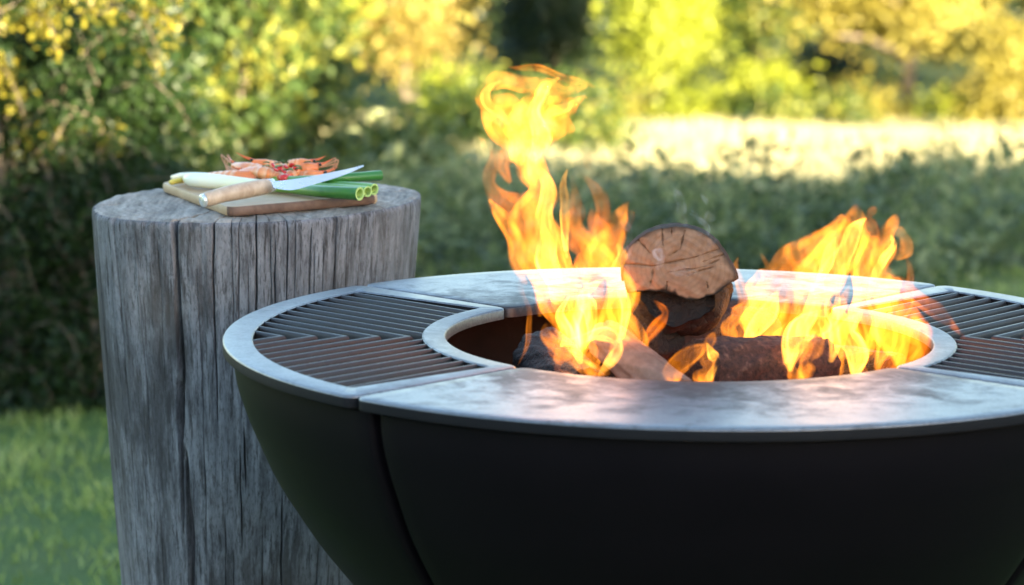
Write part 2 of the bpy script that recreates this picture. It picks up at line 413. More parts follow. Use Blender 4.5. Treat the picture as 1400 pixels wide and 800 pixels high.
for i in range(64):
    px, py = rb.uniform(-60, 205), rb.uniform(-60, 520); Y = rb.uniform(7.62, 7.95); hi = py < 225 and math.sin(px * .045 + py * .03) + math.sin(py * .05 - px * .02 + 1) > .05  # sprays above the shade line get sunlight put into their leaf tint
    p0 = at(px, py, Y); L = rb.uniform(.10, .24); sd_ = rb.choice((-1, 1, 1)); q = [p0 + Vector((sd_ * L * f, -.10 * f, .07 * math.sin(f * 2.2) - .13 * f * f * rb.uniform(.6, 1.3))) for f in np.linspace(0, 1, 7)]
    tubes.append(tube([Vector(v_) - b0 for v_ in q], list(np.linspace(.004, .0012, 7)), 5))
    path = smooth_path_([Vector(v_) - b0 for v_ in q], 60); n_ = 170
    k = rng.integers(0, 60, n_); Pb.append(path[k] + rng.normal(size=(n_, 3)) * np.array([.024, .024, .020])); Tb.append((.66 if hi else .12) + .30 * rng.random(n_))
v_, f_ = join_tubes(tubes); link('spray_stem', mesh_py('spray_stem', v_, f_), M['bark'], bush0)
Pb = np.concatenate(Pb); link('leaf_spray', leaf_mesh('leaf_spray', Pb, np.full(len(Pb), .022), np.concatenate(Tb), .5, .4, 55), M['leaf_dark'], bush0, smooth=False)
grp = 'shrubs behind the stump'
bl = [((W(300, 120, 12).x, 12.2, gzf(12) + .55), (.34, .35, .6), 130, 40, .09, .3), ((W(260, 20, 12).x, 12.4, gzf(12) + 1.1), (.4, .35, .5), 120, 40, .09, .3)]
bush_multi('shrub', 'mid green leafy shrub rising beyond the vegetable board', 'shrub', (W(290, 200, 12).x, 12.2, gzf(12.2)), bl, M['leaf_mid'], 111, .055, grp, 10)
bl = [((W(400, 110, 13.5).x, 13.6, gzf(13.5) + .5), (.28, .3, .62), 100, 40, .09, .3), ((W(380, 10, 13.5).x, 13.8, gzf(13.5) + 1.0), (.32, .3, .5), 90, 40, .09, .3)]
bush_multi('shrub', 'slender green shrub with yellow leaves between stump and dry meadow', 'shrub', (W(400, 200, 13.6).x, 13.6, gzf(13.6)), bl, M['leaf_mid'], 112, .055, grp, 9)
grp = 'shrubs at the near side of the meadow'
for i, (px, Y, hz, rx, lab, mt) in enumerate([(612, 21.5, .60, .30, 'yellow green shrub standing between stump and tall flame at the meadow', 'leaf_lime'), (690, 20.8, .55, .32, 'green shrub directly behind the tall flame at the meadow', 'leaf_mid'), (785, 21.0, .52, .34, 'low green shrub behind the tall flame tip near the bright meadow', 'leaf_mid'), (535, 17.5, .30, .34, 'low green shrub in front of the tan tree and meadow', 'leaf_mid')]):
    bush_multi('shrub', lab, 'shrub', (W(px, 200, Y).x, Y, gzf(Y)), [((W(px, 200, Y).x, Y, gzf(Y) + hz * .5), (rx, .35, hz * .55), 90, 40, .09, .3)], M[mt], 130 + i, .06, grp, 6)
grp = 'trees beyond the dry meadow'
make_tree('tree', 'yellow and tan leaved tree with a dark thin trunk beyond the meadow', 'tree', 520, 36, -.5, (.95, .9, 1.2), M['leaf_tan'], 201, 300, 44, .10, .11, 7, grp, .3, 572)
make_tree('tree', 'very dark evergreen tree between the tan tree and the lime green tree', 'tree', 755, 44, -.9, (1.0, .9, 2.3), M['leaf_ever'], 202, 420, 50, .11, .12, 6, grp, .25)
make_tree('tree', 'bright lime green rounded tree above the fire, in full sun', 'tree', 908, 37, -.85, (.50, .55, 1.15), M['leaf_lime'], 203, 320, 46, .09, .08, 5, grp, .25, zmin=.05)
make_tree('tree', 'mid green tree standing between the lime green and the golden tree', 'tree', 1035, 43, -.8, (.75, .8, 1.7), M['leaf_mid'], 204, 300, 46, .10, .10, 5, grp, .25)
make_tree('tree', 'golden leaved tree with a pale leaning trunk at the meadow edge', 'tree', 1215, 36.5, -.45, (1.35, 1.1, 1.05), M['leaf_gold'], 205, 380, 44, .10, .10, 8, grp, .25, 1246, .15)
make_tree('tree', 'dark green tree at the far side of the golden tree', 'tree', 1420, 45, -.6, (1.0, .9, 2.2), M['leaf_ever'], 206, 340, 46, .11, .12, 5, grp, .25)
make_tree('shrub', 'small golden shrub beside the golden tree at the meadow edge', 'shrub', 1385, 35.5, -1.55, (.42, .4, .62), M['leaf_gold'], 207, 110, 42, .08, .02, 6, 'shrubs at the meadow edge', .25, zmin=.02)
make_tree('shrub', 'small lime green shrub at the meadow edge under the green tree', 'shrub', 1040, 36.2, -1.9, (.26, .3, .3), M['leaf_lime'], 208, 90, 40, .08, .02, 6, 'shrubs at the meadow edge', .25, zmin=.02)
make_tree('shrub', 'dark green shrub under the crown of the golden tree', 'shrub', 1140, 38.5, -1.95, (.75, .5, .6), M['leaf_ever'], 209, 150, 42, .08, .02, 6, 'shrubs at the meadow edge', .25, zmin=.02)
make_tree('tree', 'yellow green tree behind the slender shrub, leaves in full sun', 'tree', 330, 34, -.2, (1.4, 1.0, 1.5), M['leaf_lime'], 210, 330, 44, .10, .1, 6, grp, .3)
for i in range(13):
    px = 800 + 50 * i + random.uniform(-14, 14); Y = random.uniform(34.8, 36.4); k = random.choice((0, 1, 2, 1))
    if 1215 < px < 1275: continue
    mat_, cl = [(M['leaf_lime'], 'lime green'), (M['leaf_mid'], 'mid green'), (M['leaf_gold'], 'golden')][k]
    make_tree('shrub', ['lime green low bush in the row along the far meadow edge', 'mid green low bush in the row along the far meadow edge', 'golden low bush in the row along the far meadow edge'][k], 'shrub', px, Y, gzf(Y) + .13, (.34, .3, .15), mat_, 400 + i, 46, 34, .075, .015, 4, 'low bushes along the far meadow edge', .2, zmin=.02)
# the far wood that closes the view
Pw, Tw = [], []
for i in range(150):
    x = rng.uniform(-24, 26); y = rng.uniform(52, 62); h = rng.uniform(2.6, 4.4)
    P, ti, o = blob_pts((x, y, gzf(y) + h * .5), (1.5, 1.3, h * .55), 60, 22, .26, 1000 + i, .45, gzf(y)); Pw.append(P); Tw.append(ti)
P = np.concatenate(Pw)
fw = link('far_wood', leaf_mesh('far_wood', P, np.full(len(P), .20), np.concatenate(Tw), .6, .3, 77), M['leaf_ever'], smooth=False)
tag(fw, 'dark far wood closing the view behind the meadow trees', 'wood', kind='stuff')

# unseen hedges added only as shade casters, to keep sun off lawn and fire
g = NT('hedge green'); v = g.coord(); n1 = g.noise(v, 9, 6, .7)
g.bsdf(g.ramp(n1, [(.3, (.012, .03, .010)), (.7, (.06, .10, .03))]), .8, 0., g.bump(n1, 1, .08), .3)
def shade_hedge(label, p0, p1, hf, thick=1.3):
    p0, p1 = Vector(p0), Vector(p1); d = (p1 - p0); L = d.length; d.normalize(); nrm = Vector((d.y, -d.x, 0))
    root = empty('shade_hedge', p0, label, 'shade_hedge', 'unseen shade hedges'); hb = bmesh.new(); pr_ = []
    for k in range(int(L / .4) + 1):
        q = d * (k * .4); u_ = lambda a: random.uniform(-a, a)
        top = hf(k * .4) + .07 * math.sin(k * .68) + .05 * math.sin(k * 1.7 + 1) + u_(.06)
        pr_.append([hb.verts.new(q + nrm * (a + u_(.08)) + Vector((0, 0, z))) for a, z in ((0, -.1), (.08, top * .3), (0, top * .65), (.05, top), (thick * .5, top + .06), (thick, top - .04), (thick + .1, top * .5), (thick, -.1))])
    for a, b in zip(pr_, pr_[1:]):
        for k in range(7): hb.faces.new((a[k], b[k], b[k + 1], a[k + 1]))
    hb.faces.new(pr_[0]); hb.faces.new(pr_[-1][::-1]); bm_obj('shade_hedge_body', hb, g.m, root)
shade_hedge('tall unseen foliage wall added behind the viewer to block light', (-30, -13, 0), (9.5, -13, 0), lambda t: 3.0)
shade_hedge('unseen stepped foliage wall added right of the fire bowl to block the sun', (9, -13, 0), (9, 3.6, 0), lambda t: 4.7 if t < 3.0 else (3.12 if t < 6.4 else 2.72))

# ------------------------------------------------------------------ fire bowl
GC = Vector((.1906, 3.3407, .95)); RO, RI, TH = .5, .262, .012
A = dict(bl=137.6, fl=226.6, fr=319.3, br=49.8)
bowl = empty('fire_bowl', (GC.x, GC.y, 0), 'large black steel fire bowl on a round base with vertical seams', 'fire bowl')
prof = [(0, .4895), (.03, .485), (.06, .4755), (.083, .466), (.127, .446), (.168, .421), (.212, .390), (.263, .344), (.31, .276), (.345, .195), (.362, .12)]
def prof_r(d):
    return float(np.interp(d, [p[0] for p in prof], [p[1] for p in prof]))
# smooth profile by resampling with a Catmull-Rom in numpy
pd = np.array([p[0] for p in prof]); pr = np.array([p[1] for p in prof])
tt = np.linspace(0, len(pd) - 1, 60)
def cr(arr, t):
    i = np.clip(t.astype(int), 0, len(arr) - 2); f = t - i
    p0 = arr[np.maximum(i - 1, 0)]; p1 = arr[i]; p2 = arr[i + 1]; p3 = arr[np.minimum(i + 2, len(arr) - 1)]
    if arr.ndim > 1: f = f[:, None]
    return .5 * ((2 * p1) + (-p0 + p2) * f + (2 * p0 - 5 * p1 + 4 * p2 - p3) * f ** 2 + (-p0 + 3 * p1 - 3 * p2 + p3) * f ** 3)
D60, R60 = cr(pd, tt), cr(pr, tt)
seams = [A['bl'] + 1.0, A['fl'] + 2.2, A['fr'] + 1.0, A['br'] + 1.0]
order = sorted(seams)
for a0, a1 in zip(order, order[1:] + [order[0] + 360]):
    gapm = .0055                                   # half width of the seam in metres
    nA = 44; V = []; Fs = []
    # cross-section across the panel: rounded returns at both long edges
    def ring(i):
        d, r = D60[i], R60[i]; row = []
        da = math.degrees(gapm / max(r, .05)); b = math.degrees(.006 / max(r, .05))
        angs = [(a0 + da, -.020), (a0 + da, -.006), (a0 + da + b * .3, -.0016), (a0 + da + b, 0)]
        angs += [(a0 + da + b + (a1 - a0 - 2 * (da + b)) * k / nA, 0) for k in range(1, nA)]
        angs += [(a1 - da - b, 0), (a1 - da - b * .3, -.0016), (a1 - da, -.006), (a1 - da, -.020)]
        for a, o in angs: row.append(((r + o) * math.cos(R(a)), (r + o) * math.sin(R(a)), GC.z - TH - .004 - d))
        return row
    rows = [ring(i) for i in range(60)]; nr = len(rows[0])
    for row in rows: V += row
    for i in range(59):
        for k in range(nr - 1):
            Fs.append((i * nr + k, (i + 1) * nr + k, (i + 1) * nr + k + 1, i * nr + k + 1))
    # close the back and the rims by an inner skin
    link('bowl_panel', mesh_py('bowl_panel', V, Fs), M['bowl'], bowl)
def lathe(name, rz, mat, parent, n=96, closed=False):
    V = []; Fs = []
    for r, z in rz:
        for k in range(n): V.append((r * math.cos(2 * math.pi * k / n), r * math.sin(2 * math.pi * k / n), z))
    mrow = len(rz)
    for i in range(mrow - 1 + (1 if closed else 0)):
        for k in range(n):
            j = (i + 1) % mrow; Fs.append((i * n + k, i * n + (k + 1) % n, j * n + (k + 1) % n, j * n + k))
    o = link(name, mesh_py(name, V, Fs), mat, parent); o.data.set_sharp_from_angle(angle=R(35)); return o
# inner liner: dark dished pan that carries the fire
z0 = GC.z - TH - .004
lathe('inner_pan', [(r - .013, z0 - d) for d, r in zip(D60[2:34], R60[2:34])] + [(.30, z0 - .235), (.2, z0 - .25), (.08, z0 - .255), (.001, z0 - .255)], M['soot'], bowl)
lathe('rim_flange', [(.486, z0 + .003), (.468, z0 + .003), (.468, z0 - .02), (.474, z0 - .02)], M['soot'], bowl)
lathe('base', [(.13, z0 - .36), (.135, z0 - .40), (.15, .30), (.20, .06), (.235, .02), (.24, .0), (.0, .0)], M['bowl'], bowl)

# plates and grates -------------------------------------------------------------------------------
def sector_loop(r0, r1, a0, a1, ins, c, n=(40, 14, 30, 14), nc=5):
    """closed loop of an annular sector, inset by ins, corners rounded by c; counter-clockwise"""
    r0, r1 = r0 + ins, r1 - ins; c = max(c, .0004)
    def an(a, r, s): return a + s * math.degrees(ins / r)
    out = []
    def corner(r, a, sr, sa, flip):
        pts = []
        for k in range(nc + 1):
            th = math.pi / 2 * k / nc
            u, v = c * (1 - math.sin(th)), c * (1 - math.cos(th))
            if flip: u, v = v, u
            pts.append((r + sr * u, a + sa * math.degrees(v / r)))
        return pts
    A0o, A1o, A0i, A1i = an(a0, r1, 1), an(a1, r1, -1), an(a0, r0, 1), an(a1, r0, -1)
    dco, dci = math.degrees(c / r1), math.degrees(c / r0)
    # outer arc
    for k in range(n[0] + 1): out.append((r1, A0o + dco + (A1o - A0o - 2 * dco) * k / n[0]))
    out += corner(r1, A1o, -1, -1, True)[::-1][1:] if False else []
    cc = [(r1 - c + c * math.cos(t), A1o - dco + math.degrees(c * math.sin(t) / r1)) for t in np.linspace(0, math.pi / 2, nc + 1)][1:]
    out += cc
    for k in range(1, n[1]):
        f = k / n[1]; out.append(((r1 - c) * (1 - f) + (r0 + c) * f, A1o * (1 - f) + A1i * f))
    out += [(r0 + c - c * math.sin(t), A1i - dci + math.degrees(c * math.cos(t) / r0)) for t in np.linspace(0, math.pi / 2, nc + 1)]
    for k in range(1, n[2]): out.append((r0, A1i - dci + (A0i - A1i + 2 * dci) * k / n[2]))
    out += [(r0 + c - c * math.cos(t), A0i + dci - math.degrees(c * math.sin(t) / r0)) for t in np.linspace(0, math.pi / 2, nc + 1)]
    for k in range(1, n[3]):
        f = k / n[3]; out.append(((r0 + c) * (1 - f) + (r1 - c) * f, A0i * (1 - f) + A0o * f))
    out += [(r1 - c + c * math.sin(t), A0o + dco - math.degrees(c * math.cos(t) / r1)) for t in np.linspace(0, math.pi / 2, nc + 1)][:-1]
    return [(r * math.cos(R(a)), r * math.sin(R(a))) for r, a in out]
def bridge(bm, la, lb):
    n = len(la)
    for i in range(n):
        try: bm.faces.new((la[i], la[(i + 1) % n], lb[(i + 1) % n], lb[i]))
        except ValueError: pass
GAP = .0016
def sector_solid(name, a0, a1, mat, parent, opening=None, corner=.012):
    bm = bmesh.new(); hg = math.degrees(GAP / .38)
    a0, a1 = a0 + hg, a1 - hg
    def lp(r0, r1, b0, b1, ins, c, z): return [bm.verts.new((x, y, z)) for x, y in sector_loop(r0, r1, b0, b1, ins, c)]
    B = .0022
    bot = lp(RI, RO, a0, a1, 0, corner, -TH); s0 = lp(RI, RO, a0, a1, 0, corner, -B)
    s1 = lp(RI, RO, a0, a1, B * .35, corner, -B * .3); top = lp(RI, RO, a0, a1, B, corner, 0)
    bridge(bm, bot, s0); bridge(bm, s0, s1); bridge(bm, s1, top)
    if opening:
        r0, r1, b0, b1 = opening
        o_t = lp(r0, r1, b0, b1, -.0015, .006, 0); o_1 = lp(r0, r1, b0, b1, 0, .006, -.0015); o_b = lp(r0, r1, b0, b1, 0, .006, -TH)
        bridge(bm, top, o_t); bridge(bm, o_t, o_1); bridge(bm, o_1, o_b); bridge(bm, o_b, bot)
    else:
        mid = lp(RI, RO, a0, a1, .018, .004, 0); bridge(bm, top, mid)
        fill = bmesh.ops.triangle_fill(bm, edges=[bm.edges.get((mid[i], mid[(i + 1) % len(mid)])) for i in range(len(mid))], use_beauty=True)
        midb = lp(RI, RO, a0, a1, .018, .004, -TH); bridge(bm, bot, midb)
        bmesh.ops.triangle_fill(bm, edges=[bm.edges.get((midb[i], midb[(i + 1) % len(midb)])) for i in range(len(midb))], use_beauty=True)
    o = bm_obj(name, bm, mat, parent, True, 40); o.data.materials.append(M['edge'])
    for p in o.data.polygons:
        if abs(p.normal.z) < .35 and math.hypot(p.center.x, p.center.y) > RI + .01: p.material_index = 1   # dark sides, bright top: worn metal plus sky and ground reflections put into colour
    return o
def griddle(a0, a1, label):
    o = sector_solid('griddle_plate', a0, a1, M['plate'], None); o.location = GC
    return tag(o, label, 'griddle plate', 'griddle plates on the fire bowl')
griddle(A['fl'], A['fr'], 'smooth stained steel griddle plate on the bowl rim in front of the flames')
griddle(A['br'], A['bl'], 'smooth pale griddle plate on the bowl rim behind the flames and log')
BAR_D, BAR_W = .0240, .0066
def chevron_bar(parent, pts):
    """tall cast bar swept along a flat polyline (mitred), narrow rounded top"""
    sec = [(-.62, -.0165), (-.52, -.0042), (-.40, -.0020), (-.22, -.0009), (.22, -.0009), (.40, -.0020), (.52, -.0042), (.62, -.0165), (.30, -.018), (-.30, -.018)]
    P2 = [Vector(p) for p in pts]; V = []; Fs = []; ns = len(sec)
    for i, p in enumerate(P2):
        d0 = (p - P2[i - 1]).normalized() if i > 0 else (P2[1] - p).normalized()
        d1 = (P2[i + 1] - p).normalized() if i < len(P2) - 1 else d0
        n0 = Vector((-d0.y, d0.x)); n1 = Vector((-d1.y, d1.x)); mm = (n0 + n1).normalized(); k = 1 / max(.4, mm.dot(n0))
        for s, z in sec: q = p + mm * (s * BAR_W * k); V.append((q.x, q.y, z))
    for i in range(len(P2) - 1):
        for k in range(ns): Fs.append((i * ns + k, i * ns + (k + 1) % ns, (i + 1) * ns + (k + 1) % ns, (i + 1) * ns + k))
    Fs.append(tuple(range(ns - 1, -1, -1))); Fs.append(tuple(range((len(P2) - 1) * ns, len(P2) * ns)))
    o = link('bar', mesh_py('bar', V, Fs), M['bar'], parent); o.data.set_sharp_from_angle(angle=R(50)); return o
def grate(ac, half, label):
    """grill grate centred on angle ac, chevron bars pointing at the fire"""
    root = empty('grill_grate', GC, label, 'grill grate', 'grill grates on the fire bowl')
    a0, a1 = ac - half, ac + half; mrg = 4.4
    r0, r1 = .287, .468
    sector_solid('frame', a0, a1, M['grate'], root, (r0, r1, a0 + mrg, a1 - mrg))
    cdir = Vector((math.cos(R(ac)), math.sin(R(ac))))
    rho = .4375
    k = 0
    while True:
        rh = rho - .0340 * k; k += 1
        s = rh * math.sin(R(half))                    # distance from the side edge line
        if s < .040: break
        segs = []
        for sg in (1, -1):
            e = Vector((math.cos(R(ac + sg * half)), math.sin(R(ac + sg * half))))     # side edge direction
            tip = cdir * rh
            # points tip + e*t ; find where it is inside the opening
            tv = np.linspace(0, .6, 1201); X = tip.x + e.x * tv; Yv = tip.y + e.y * tv; rr = np.hypot(X, Yv)
            ok = (rr > r0 - .002) & (rr < r1 + .002)
            if not ok.any(): continue
            t_in, t_out = tv[ok][0], tv[ok][-1]
            segs.append((sg, tip + e * t_in, tip + e * t_out, t_in))
        if len(segs) == 2 and segs[0][3] == 0: chevron_bar(root, [segs[0][2], segs[0][1], segs[1][2]])
        else:
            for sg, a, b, t0 in segs: chevron_bar(root, [a, b])
    return root
grate((A['bl'] + A['fl']) / 2, (A['fl'] - A['bl']) / 2, 'cast grill grate with chevron bars beside the log stump')
grate((A['br'] + A['fr'] - 360) / 2, (A['br'] - A['fr'] + 360) / 2, 'cast grill grate with chevron bars beside the right flame, away from the stump')

# ------------------------------------------------------------------ log stump
SY = 4.03
ST = at(350, 273, SY)
sdepth = (ST - Vector((0, 0, CAMZ))).dot(FWD)
SR = 224.5 * sdepth / F
STN = Vector((-math.sin(R(2.2)), 0, math.cos(R(2.2))))            # the cut rises to the right
def on_top(px, py, h=0.0):
    d = ray(px, py); c0 = Vector((0, 0, CAMZ)); p0 = ST + STN * h
    return c0 + d * ((p0 - c0).dot(STN) / d.dot(STN))
def crack_list():
    L = []
    def c(px, w, dep, z0=0., z1=1.1, jog=None, seed=0): L.append((math.asin(max(-.999, min(.999, (px - 350) / 225))), w, dep, z0, z1, jog, seed))
    c(258, .0026, .040, 0, .28, None, 1); c(253, .0022, .034, .20, .40, None, 2); c(262, .0032, .045, .295, 1.1, None, 3)
    for px, w, dep, z0, z1 in [(177, .0016, .012, 0, .5), (206, .0011, .008, .01, .3), (235, .0010, .007, .02, .22), (312, .0018, .018, 0, .26), (336, .0009, .006, 0, .16), (346, .0009, .006, 0, .2),
                               (369, .0016, .014, 0, .17), (386, .0009, .008, .01, .14), (394, .0013, .012, .02, .32), (408, .0012, .010, 0, .2), (437, .0013, .012, .01, .25), (444, .0011, .010, .03, .3),
                               (472, .0017, .016, 0, .2), (488, .0009, .007, 0, .18), (505, .0011, .010, 0, .22), (537, .0012, .010, 0, .2), (358, .0008, .006, .05, .22), (420, .0008, .006, 0, .12), (455, .0008, .006, .02, .15),
                               (345, .0013, .012, .29, .43), (352, .0017, .016, .26, .34), (408, .0016, .015, .35, .50), (378, .0010, .008, .4, .7), (320, .0010, .008, .38, .8), (215, .0010, .008, .33, .7), (190, .0009, .007, .4, .8),
                               (290, .0008, .006, .05, .5), (463, .0015, .012, .42, .6), (160, .0022, .014, .02, .16), (147, .0022, .016, .02, .3), (168, .0013, .010, .05, .22), (330, .0007, .005, .42, .9), (523, .0008, .006, .01, .3)]:
        c(px, w, dep, z0, z1, None, int(px))
    for i in range(40):
        L.append((random.uniform(1.5, 4.8), random.uniform(.0008, .0022), random.uniform(.006, .022), 0 if random.random() < .5 else random.uniform(0, .5), random.uniform(.2, 1.1), None, 500 + i))
    return L
def make_stump():
    t = empty('log_stump', (ST.x, ST.y, 0), 'tall weathered grey log stump used as a side table', 'stump')
    NA, NZ, NT_ = 1400, 110, 34
    th = np.concatenate([np.linspace(-1.75, 1.75, 1800, endpoint=False), np.linspace(1.75, 2 * np.pi - 1.75, 420, endpoint=False)]); NA = len(th)   # 0 = toward the camera (-Y)
    zt = np.concatenate([np.linspace(0, .02, 14, endpoint=False), np.linspace(.02, 1, NZ - 14)])  # fraction from top
    TH_, ZF = np.meshgrid(th, zt)
    H = ST.z
    dd = ZF * H
    rad = SR * (1 - .0) - .072 * np.minimum(dd, .55) - .02 * np.maximum(dd - .55, 0)
    shape = .0028 * wob(th, 11, 6, 2, 9) + .0004 * wob(th, 12, 8, 14, 60) + .0002 * wob(th, 13, 8, 70, 190)
    rad = rad + shape[None, :] * (1 + .3 * np.sin(dd * 9)) + .0018 * np.sin(TH_ * 5 + dd * 7) 
    rad = rad + .0004 * noise2(TH_ * 60, dd * 9, 16, 10, 1.0)
    cut = np.zeros_like(rad); topcut = np.zeros(NA)
    for (a, w_, dep, z0, z1, jog, sd) in crack_list():
        wand = .0022 * wob(dd * 9, 900 + sd, 4, 1, 4) + .0006 * wob(dd * 60, 950 + sd, 4, 1, 3); w_ = w_ * (1.25 if dep > .03 else .52)
        ds = np.angle(np.exp(1j * (TH_ - a))) * SR - wand
        al = np.clip((dd - z0) / .02 + (1 if z0 <= 0 else 0), 0, 1) * np.clip((z1 - dd) / (.25 * (z1 - z0) + .01), 0, 1)
        wv = np.maximum(w_, .00042) * (.45 + .55 * al) * (1 + .3 * wob(dd * 22, 980 + sd, 3, 1, 3))
        cut = np.maximum(cut, dep * al * np.exp(-(np.abs(ds) / np.maximum(wv, 2e-4)) ** 3))
        if z0 <= 0.012:
            d0 = np.angle(np.exp(1j * (th - a))) * SR - wand[0]
            topcut = np.maximum(topcut, np.clip(dep, .006, .03) * np.exp(-(np.abs(d0) / (w_ * 1.0)) ** 3))
    rad = rad - cut
    # rounded, chipped top arris
    chip = .0035 + .003 * np.clip(wob(th, 14, 8, 20, 90), 0, 2)
    edge = np.clip(1 - dd / (chip[None, :] * 2.2), 0, 1) ** 2
    rad = rad - edge * chip[None, :]
    Xs, Ys = np.sin(TH_) * rad, -np.cos(TH_) * rad
    ztop = H + Xs * math.tan(R(2.2))
    Zs = ztop * (1 - ZF) - edge * 0
    Zs[0] -= .0015
    V = np.stack([Xs.ravel(), Ys.ravel(), Zs.ravel()], 1)
    idx = np.arange(NA * len(zt)).reshape(len(zt), NA)
    a = idx[:-1]; b = idx[1:]
    Fq = np.stack([a.ravel(), b.ravel(), np.roll(b, -1, 1).ravel(), np.roll(a, -1, 1).ravel()], 1)
    link('trunk', mesh_np('trunk', V, Fq), M['stump'], t)
    # sawn top
    fr = np.linspace(1, .0, NT_) ** .8
    RR = rad[0][None, :] * fr[:, None]; TT = np.broadcast_to(th, RR.shape)
    X2, Y2 = np.sin(TT) * RR, -np.cos(TT) * RR
    ins = np.clip((SR - RR) / .11, 0, 1)
    Z2 = H + X2 * math.tan(R(2.2)) - topcut[None, :] * np.clip(1 - ins, 0, 1) ** 1.2 + .0010 * noise2(X2 * 60, Y2 * 60, 15, 12, 1.0) * np.clip(fr[:, None] * 3, 0, 1)
    Z2 = Z2 + .0012 * np.sin((X2 * .8 + Y2 * .5) * 260) * np.clip(fr[:, None] * 2, 0, 1) * .5
    Z2[0] = Zs[0]
    V = np.stack([X2.ravel(), Y2.ravel(), Z2.ravel()], 1)
    idx = np.arange(NA * NT_).reshape(NT_, NA); a = idx[:-1]; b = idx[1:]
    Fq = np.stack([a.ravel(), np.roll(a, -1, 1).ravel(), np.roll(b, -1, 1).ravel(), b.ravel()], 1)
    link('sawn_top', mesh_np('sawn_top', V, Fq), M['endgrain'], t)
    return t
make_stump()

# ------------------------------------------------------------------ food on the stump
def m_simple(name, c0, c1, scale, rough=.45, spec=.5, stretch=(1, 1, 1), bump=.1, **kw):
    g = NT(name); v = g.coord(scale=stretch); n1 = g.noise(v, scale, 5, .65, .3)
    g.bsdf(g.mix(g.ramp(n1, [(.3, 0), (.7, 1)]), c0, c1), rough, 0., g.bump(n1, bump, .001), spec, **kw); return g.m
def m_attr(name, stops, rough=.4, attr='tint', noise=0.12, **kw):
    g = NT(name); a = g.n('Attribute', attribute_name=attr); n1 = g.noise(g.coord(), 160, 4, .6)
    f = g.math('ADD', a.outputs['Fac'], g.math('MULTIPLY', g.math('SUBTRACT', n1, .5), noise))
    g.bsdf(g.ramp(f, stops), rough, 0., g.bump(n1, .12, .0006), .5, **kw); return g.m
M['board'] = m_simple('beech board', (.42, .27, .15), (.56, .39, .24), 26, .55, .3, (1, 1, 1), .15)
M['board_edge'] = m_simple('dark board edge', (.10, .055, .042), (.20, .12, .085), 60, .6, .3)
M['handle'] = m_simple('pale knife handle wood', (.44, .29, .19), (.62, .46, .33), 90, .45, .4, (1, 1, .3), .1)
g = NT('knife steel'); n1 = g.noise(g.coord(scale=(1, 1, 1)), 30, 3); g.bsdf((.80, .80, .79), g.math('ADD', g.math('MULTIPLY', n1, .14), .20), .6); M['steel'] = g.m
M['onion'] = m_attr('spring onion skin', [(0, (.70, .64, .42)), (.12, (.78, .76, .62)), (.45, (.74, .78, .52)), (.62, (.20, .38, .06)), (1, (.035, .16, .025))], .32, noise=.10, Subsurface_Weight=.15, Subsurface_Radius=(.01, .01, .004), Subsurface_Scale=.3)
M['onion_in'] = m_simple('onion inside', (.36, .52, .13), (.50, .62, .22), 80, .4)
M['onion_root'] = m_simple('yellow root end', (.62, .42, .05), (.72, .54, .10), 90, .4)
M['prawn'] = m_attr('cooked prawn shell', [(0, (.66, .13, .035)), (.35, (.76, .24, .075)), (.65, (.78, .38, .20)), (1, (.82, .60, .45))], .3, noise=.35)
M['prawn_leg'] = m_simple('prawn legs', (.45, .16, .07), (.62, .30, .16), 120, .4)
M['eye'] = m_simple('prawn eye', (.01, .008, .008), (.02, .015, .012), 50, .15)
M['chilli'] = m_simple('red chilli', (.50, .012, .012), (.62, .03, .02), 60, .2, .5)
M['herb'] = m_simple('green herb leaf', (.05, .16, .02), (.12, .26, .04), 90, .4)

def smooth_path(pts, n):
    return cr(np.array([tuple(p) for p in pts], float), np.linspace(0, len(pts) - 1, n))
def np_tube(path, rads, n=20, squash=1.0, hollow_end=None, attr=None):
    """tube with per-ring radii and tint attribute; returns mesh"""
    path = np.asarray(path); V = []; T = []
    prev = None; m_ = len(path)
    for i in range(m_):
        t = path[min(i + 1, m_ - 1)] - path[max(i - 1, 0)]; t = Vector(t).normalized()
        up = Vector((0, 0, 1)); s = t.cross(up).normalized(); u2 = s.cross(t)
        for k in range(n):
            a = 2 * math.pi * k / n; V.append(Vector(path[i]) + (s * math.cos(a) + u2 * math.sin(a) * squash) * rads[i]); T.append(attr[i] if attr is not None else 0)
    Fs = []
    for i in range(m_ - 1):
        for k in range(n): Fs.append((i * n + k, i * n + (k + 1) % n, (i + 1) * n + (k + 1) % n, (i + 1) * n + k))
    Fs.append(tuple(range(n - 1, -1, -1)))
    if not hollow_end: Fs.append(tuple(range((m_ - 1) * n, m_ * n)))
    me = mesh_py('tube', V, Fs)
    at_ = me.attributes.new('tint', 'FLOAT', 'POINT'); at_.data.foreach_set('value', np.array(T, np.float32))
    return me
PXM = sdepth / F                                       # metres per pixel on the stump
BT = .013
# cutting board
c_l, c_f, c_r = on_top(219, 249, BT), on_top(313, 284, BT), on_top(520, 266, BT)
c_b = c_l + (c_r - c_f)
cb = (c_l + c_f + c_r + c_b) / 4
board = empty('cutting_board', on_top(350, 262, 0), 'light wooden cutting board with a dark front edge on the stump', 'cutting board')
rot = Matrix.Identity(3)
bm = bmesh.new()
def rounded(cor, rad, n=6):
    out = []
    for i in range(4):
        p, a, b = cor[i], cor[i - 1], cor[(i + 1) % 4]
        da, db = (a - p).normalized(), (b - p).normalized()
        p0, p1 = p + da * rad, p + db * rad
        for k in range(n + 1):
            f = k / n; out.append(p0 * (1 - f) ** 2 + p * 2 * f * (1 - f) + p1 * f ** 2)
    return out
ring = [q - board.location for q in rounded([c_l, c_f, c_r, c_b], .016)]
cen = cb - board.location
def bl_ring(sc_, dz): return [bm.verts.new(cen + (q - cen) * sc_ + STN * dz) for q in ring]
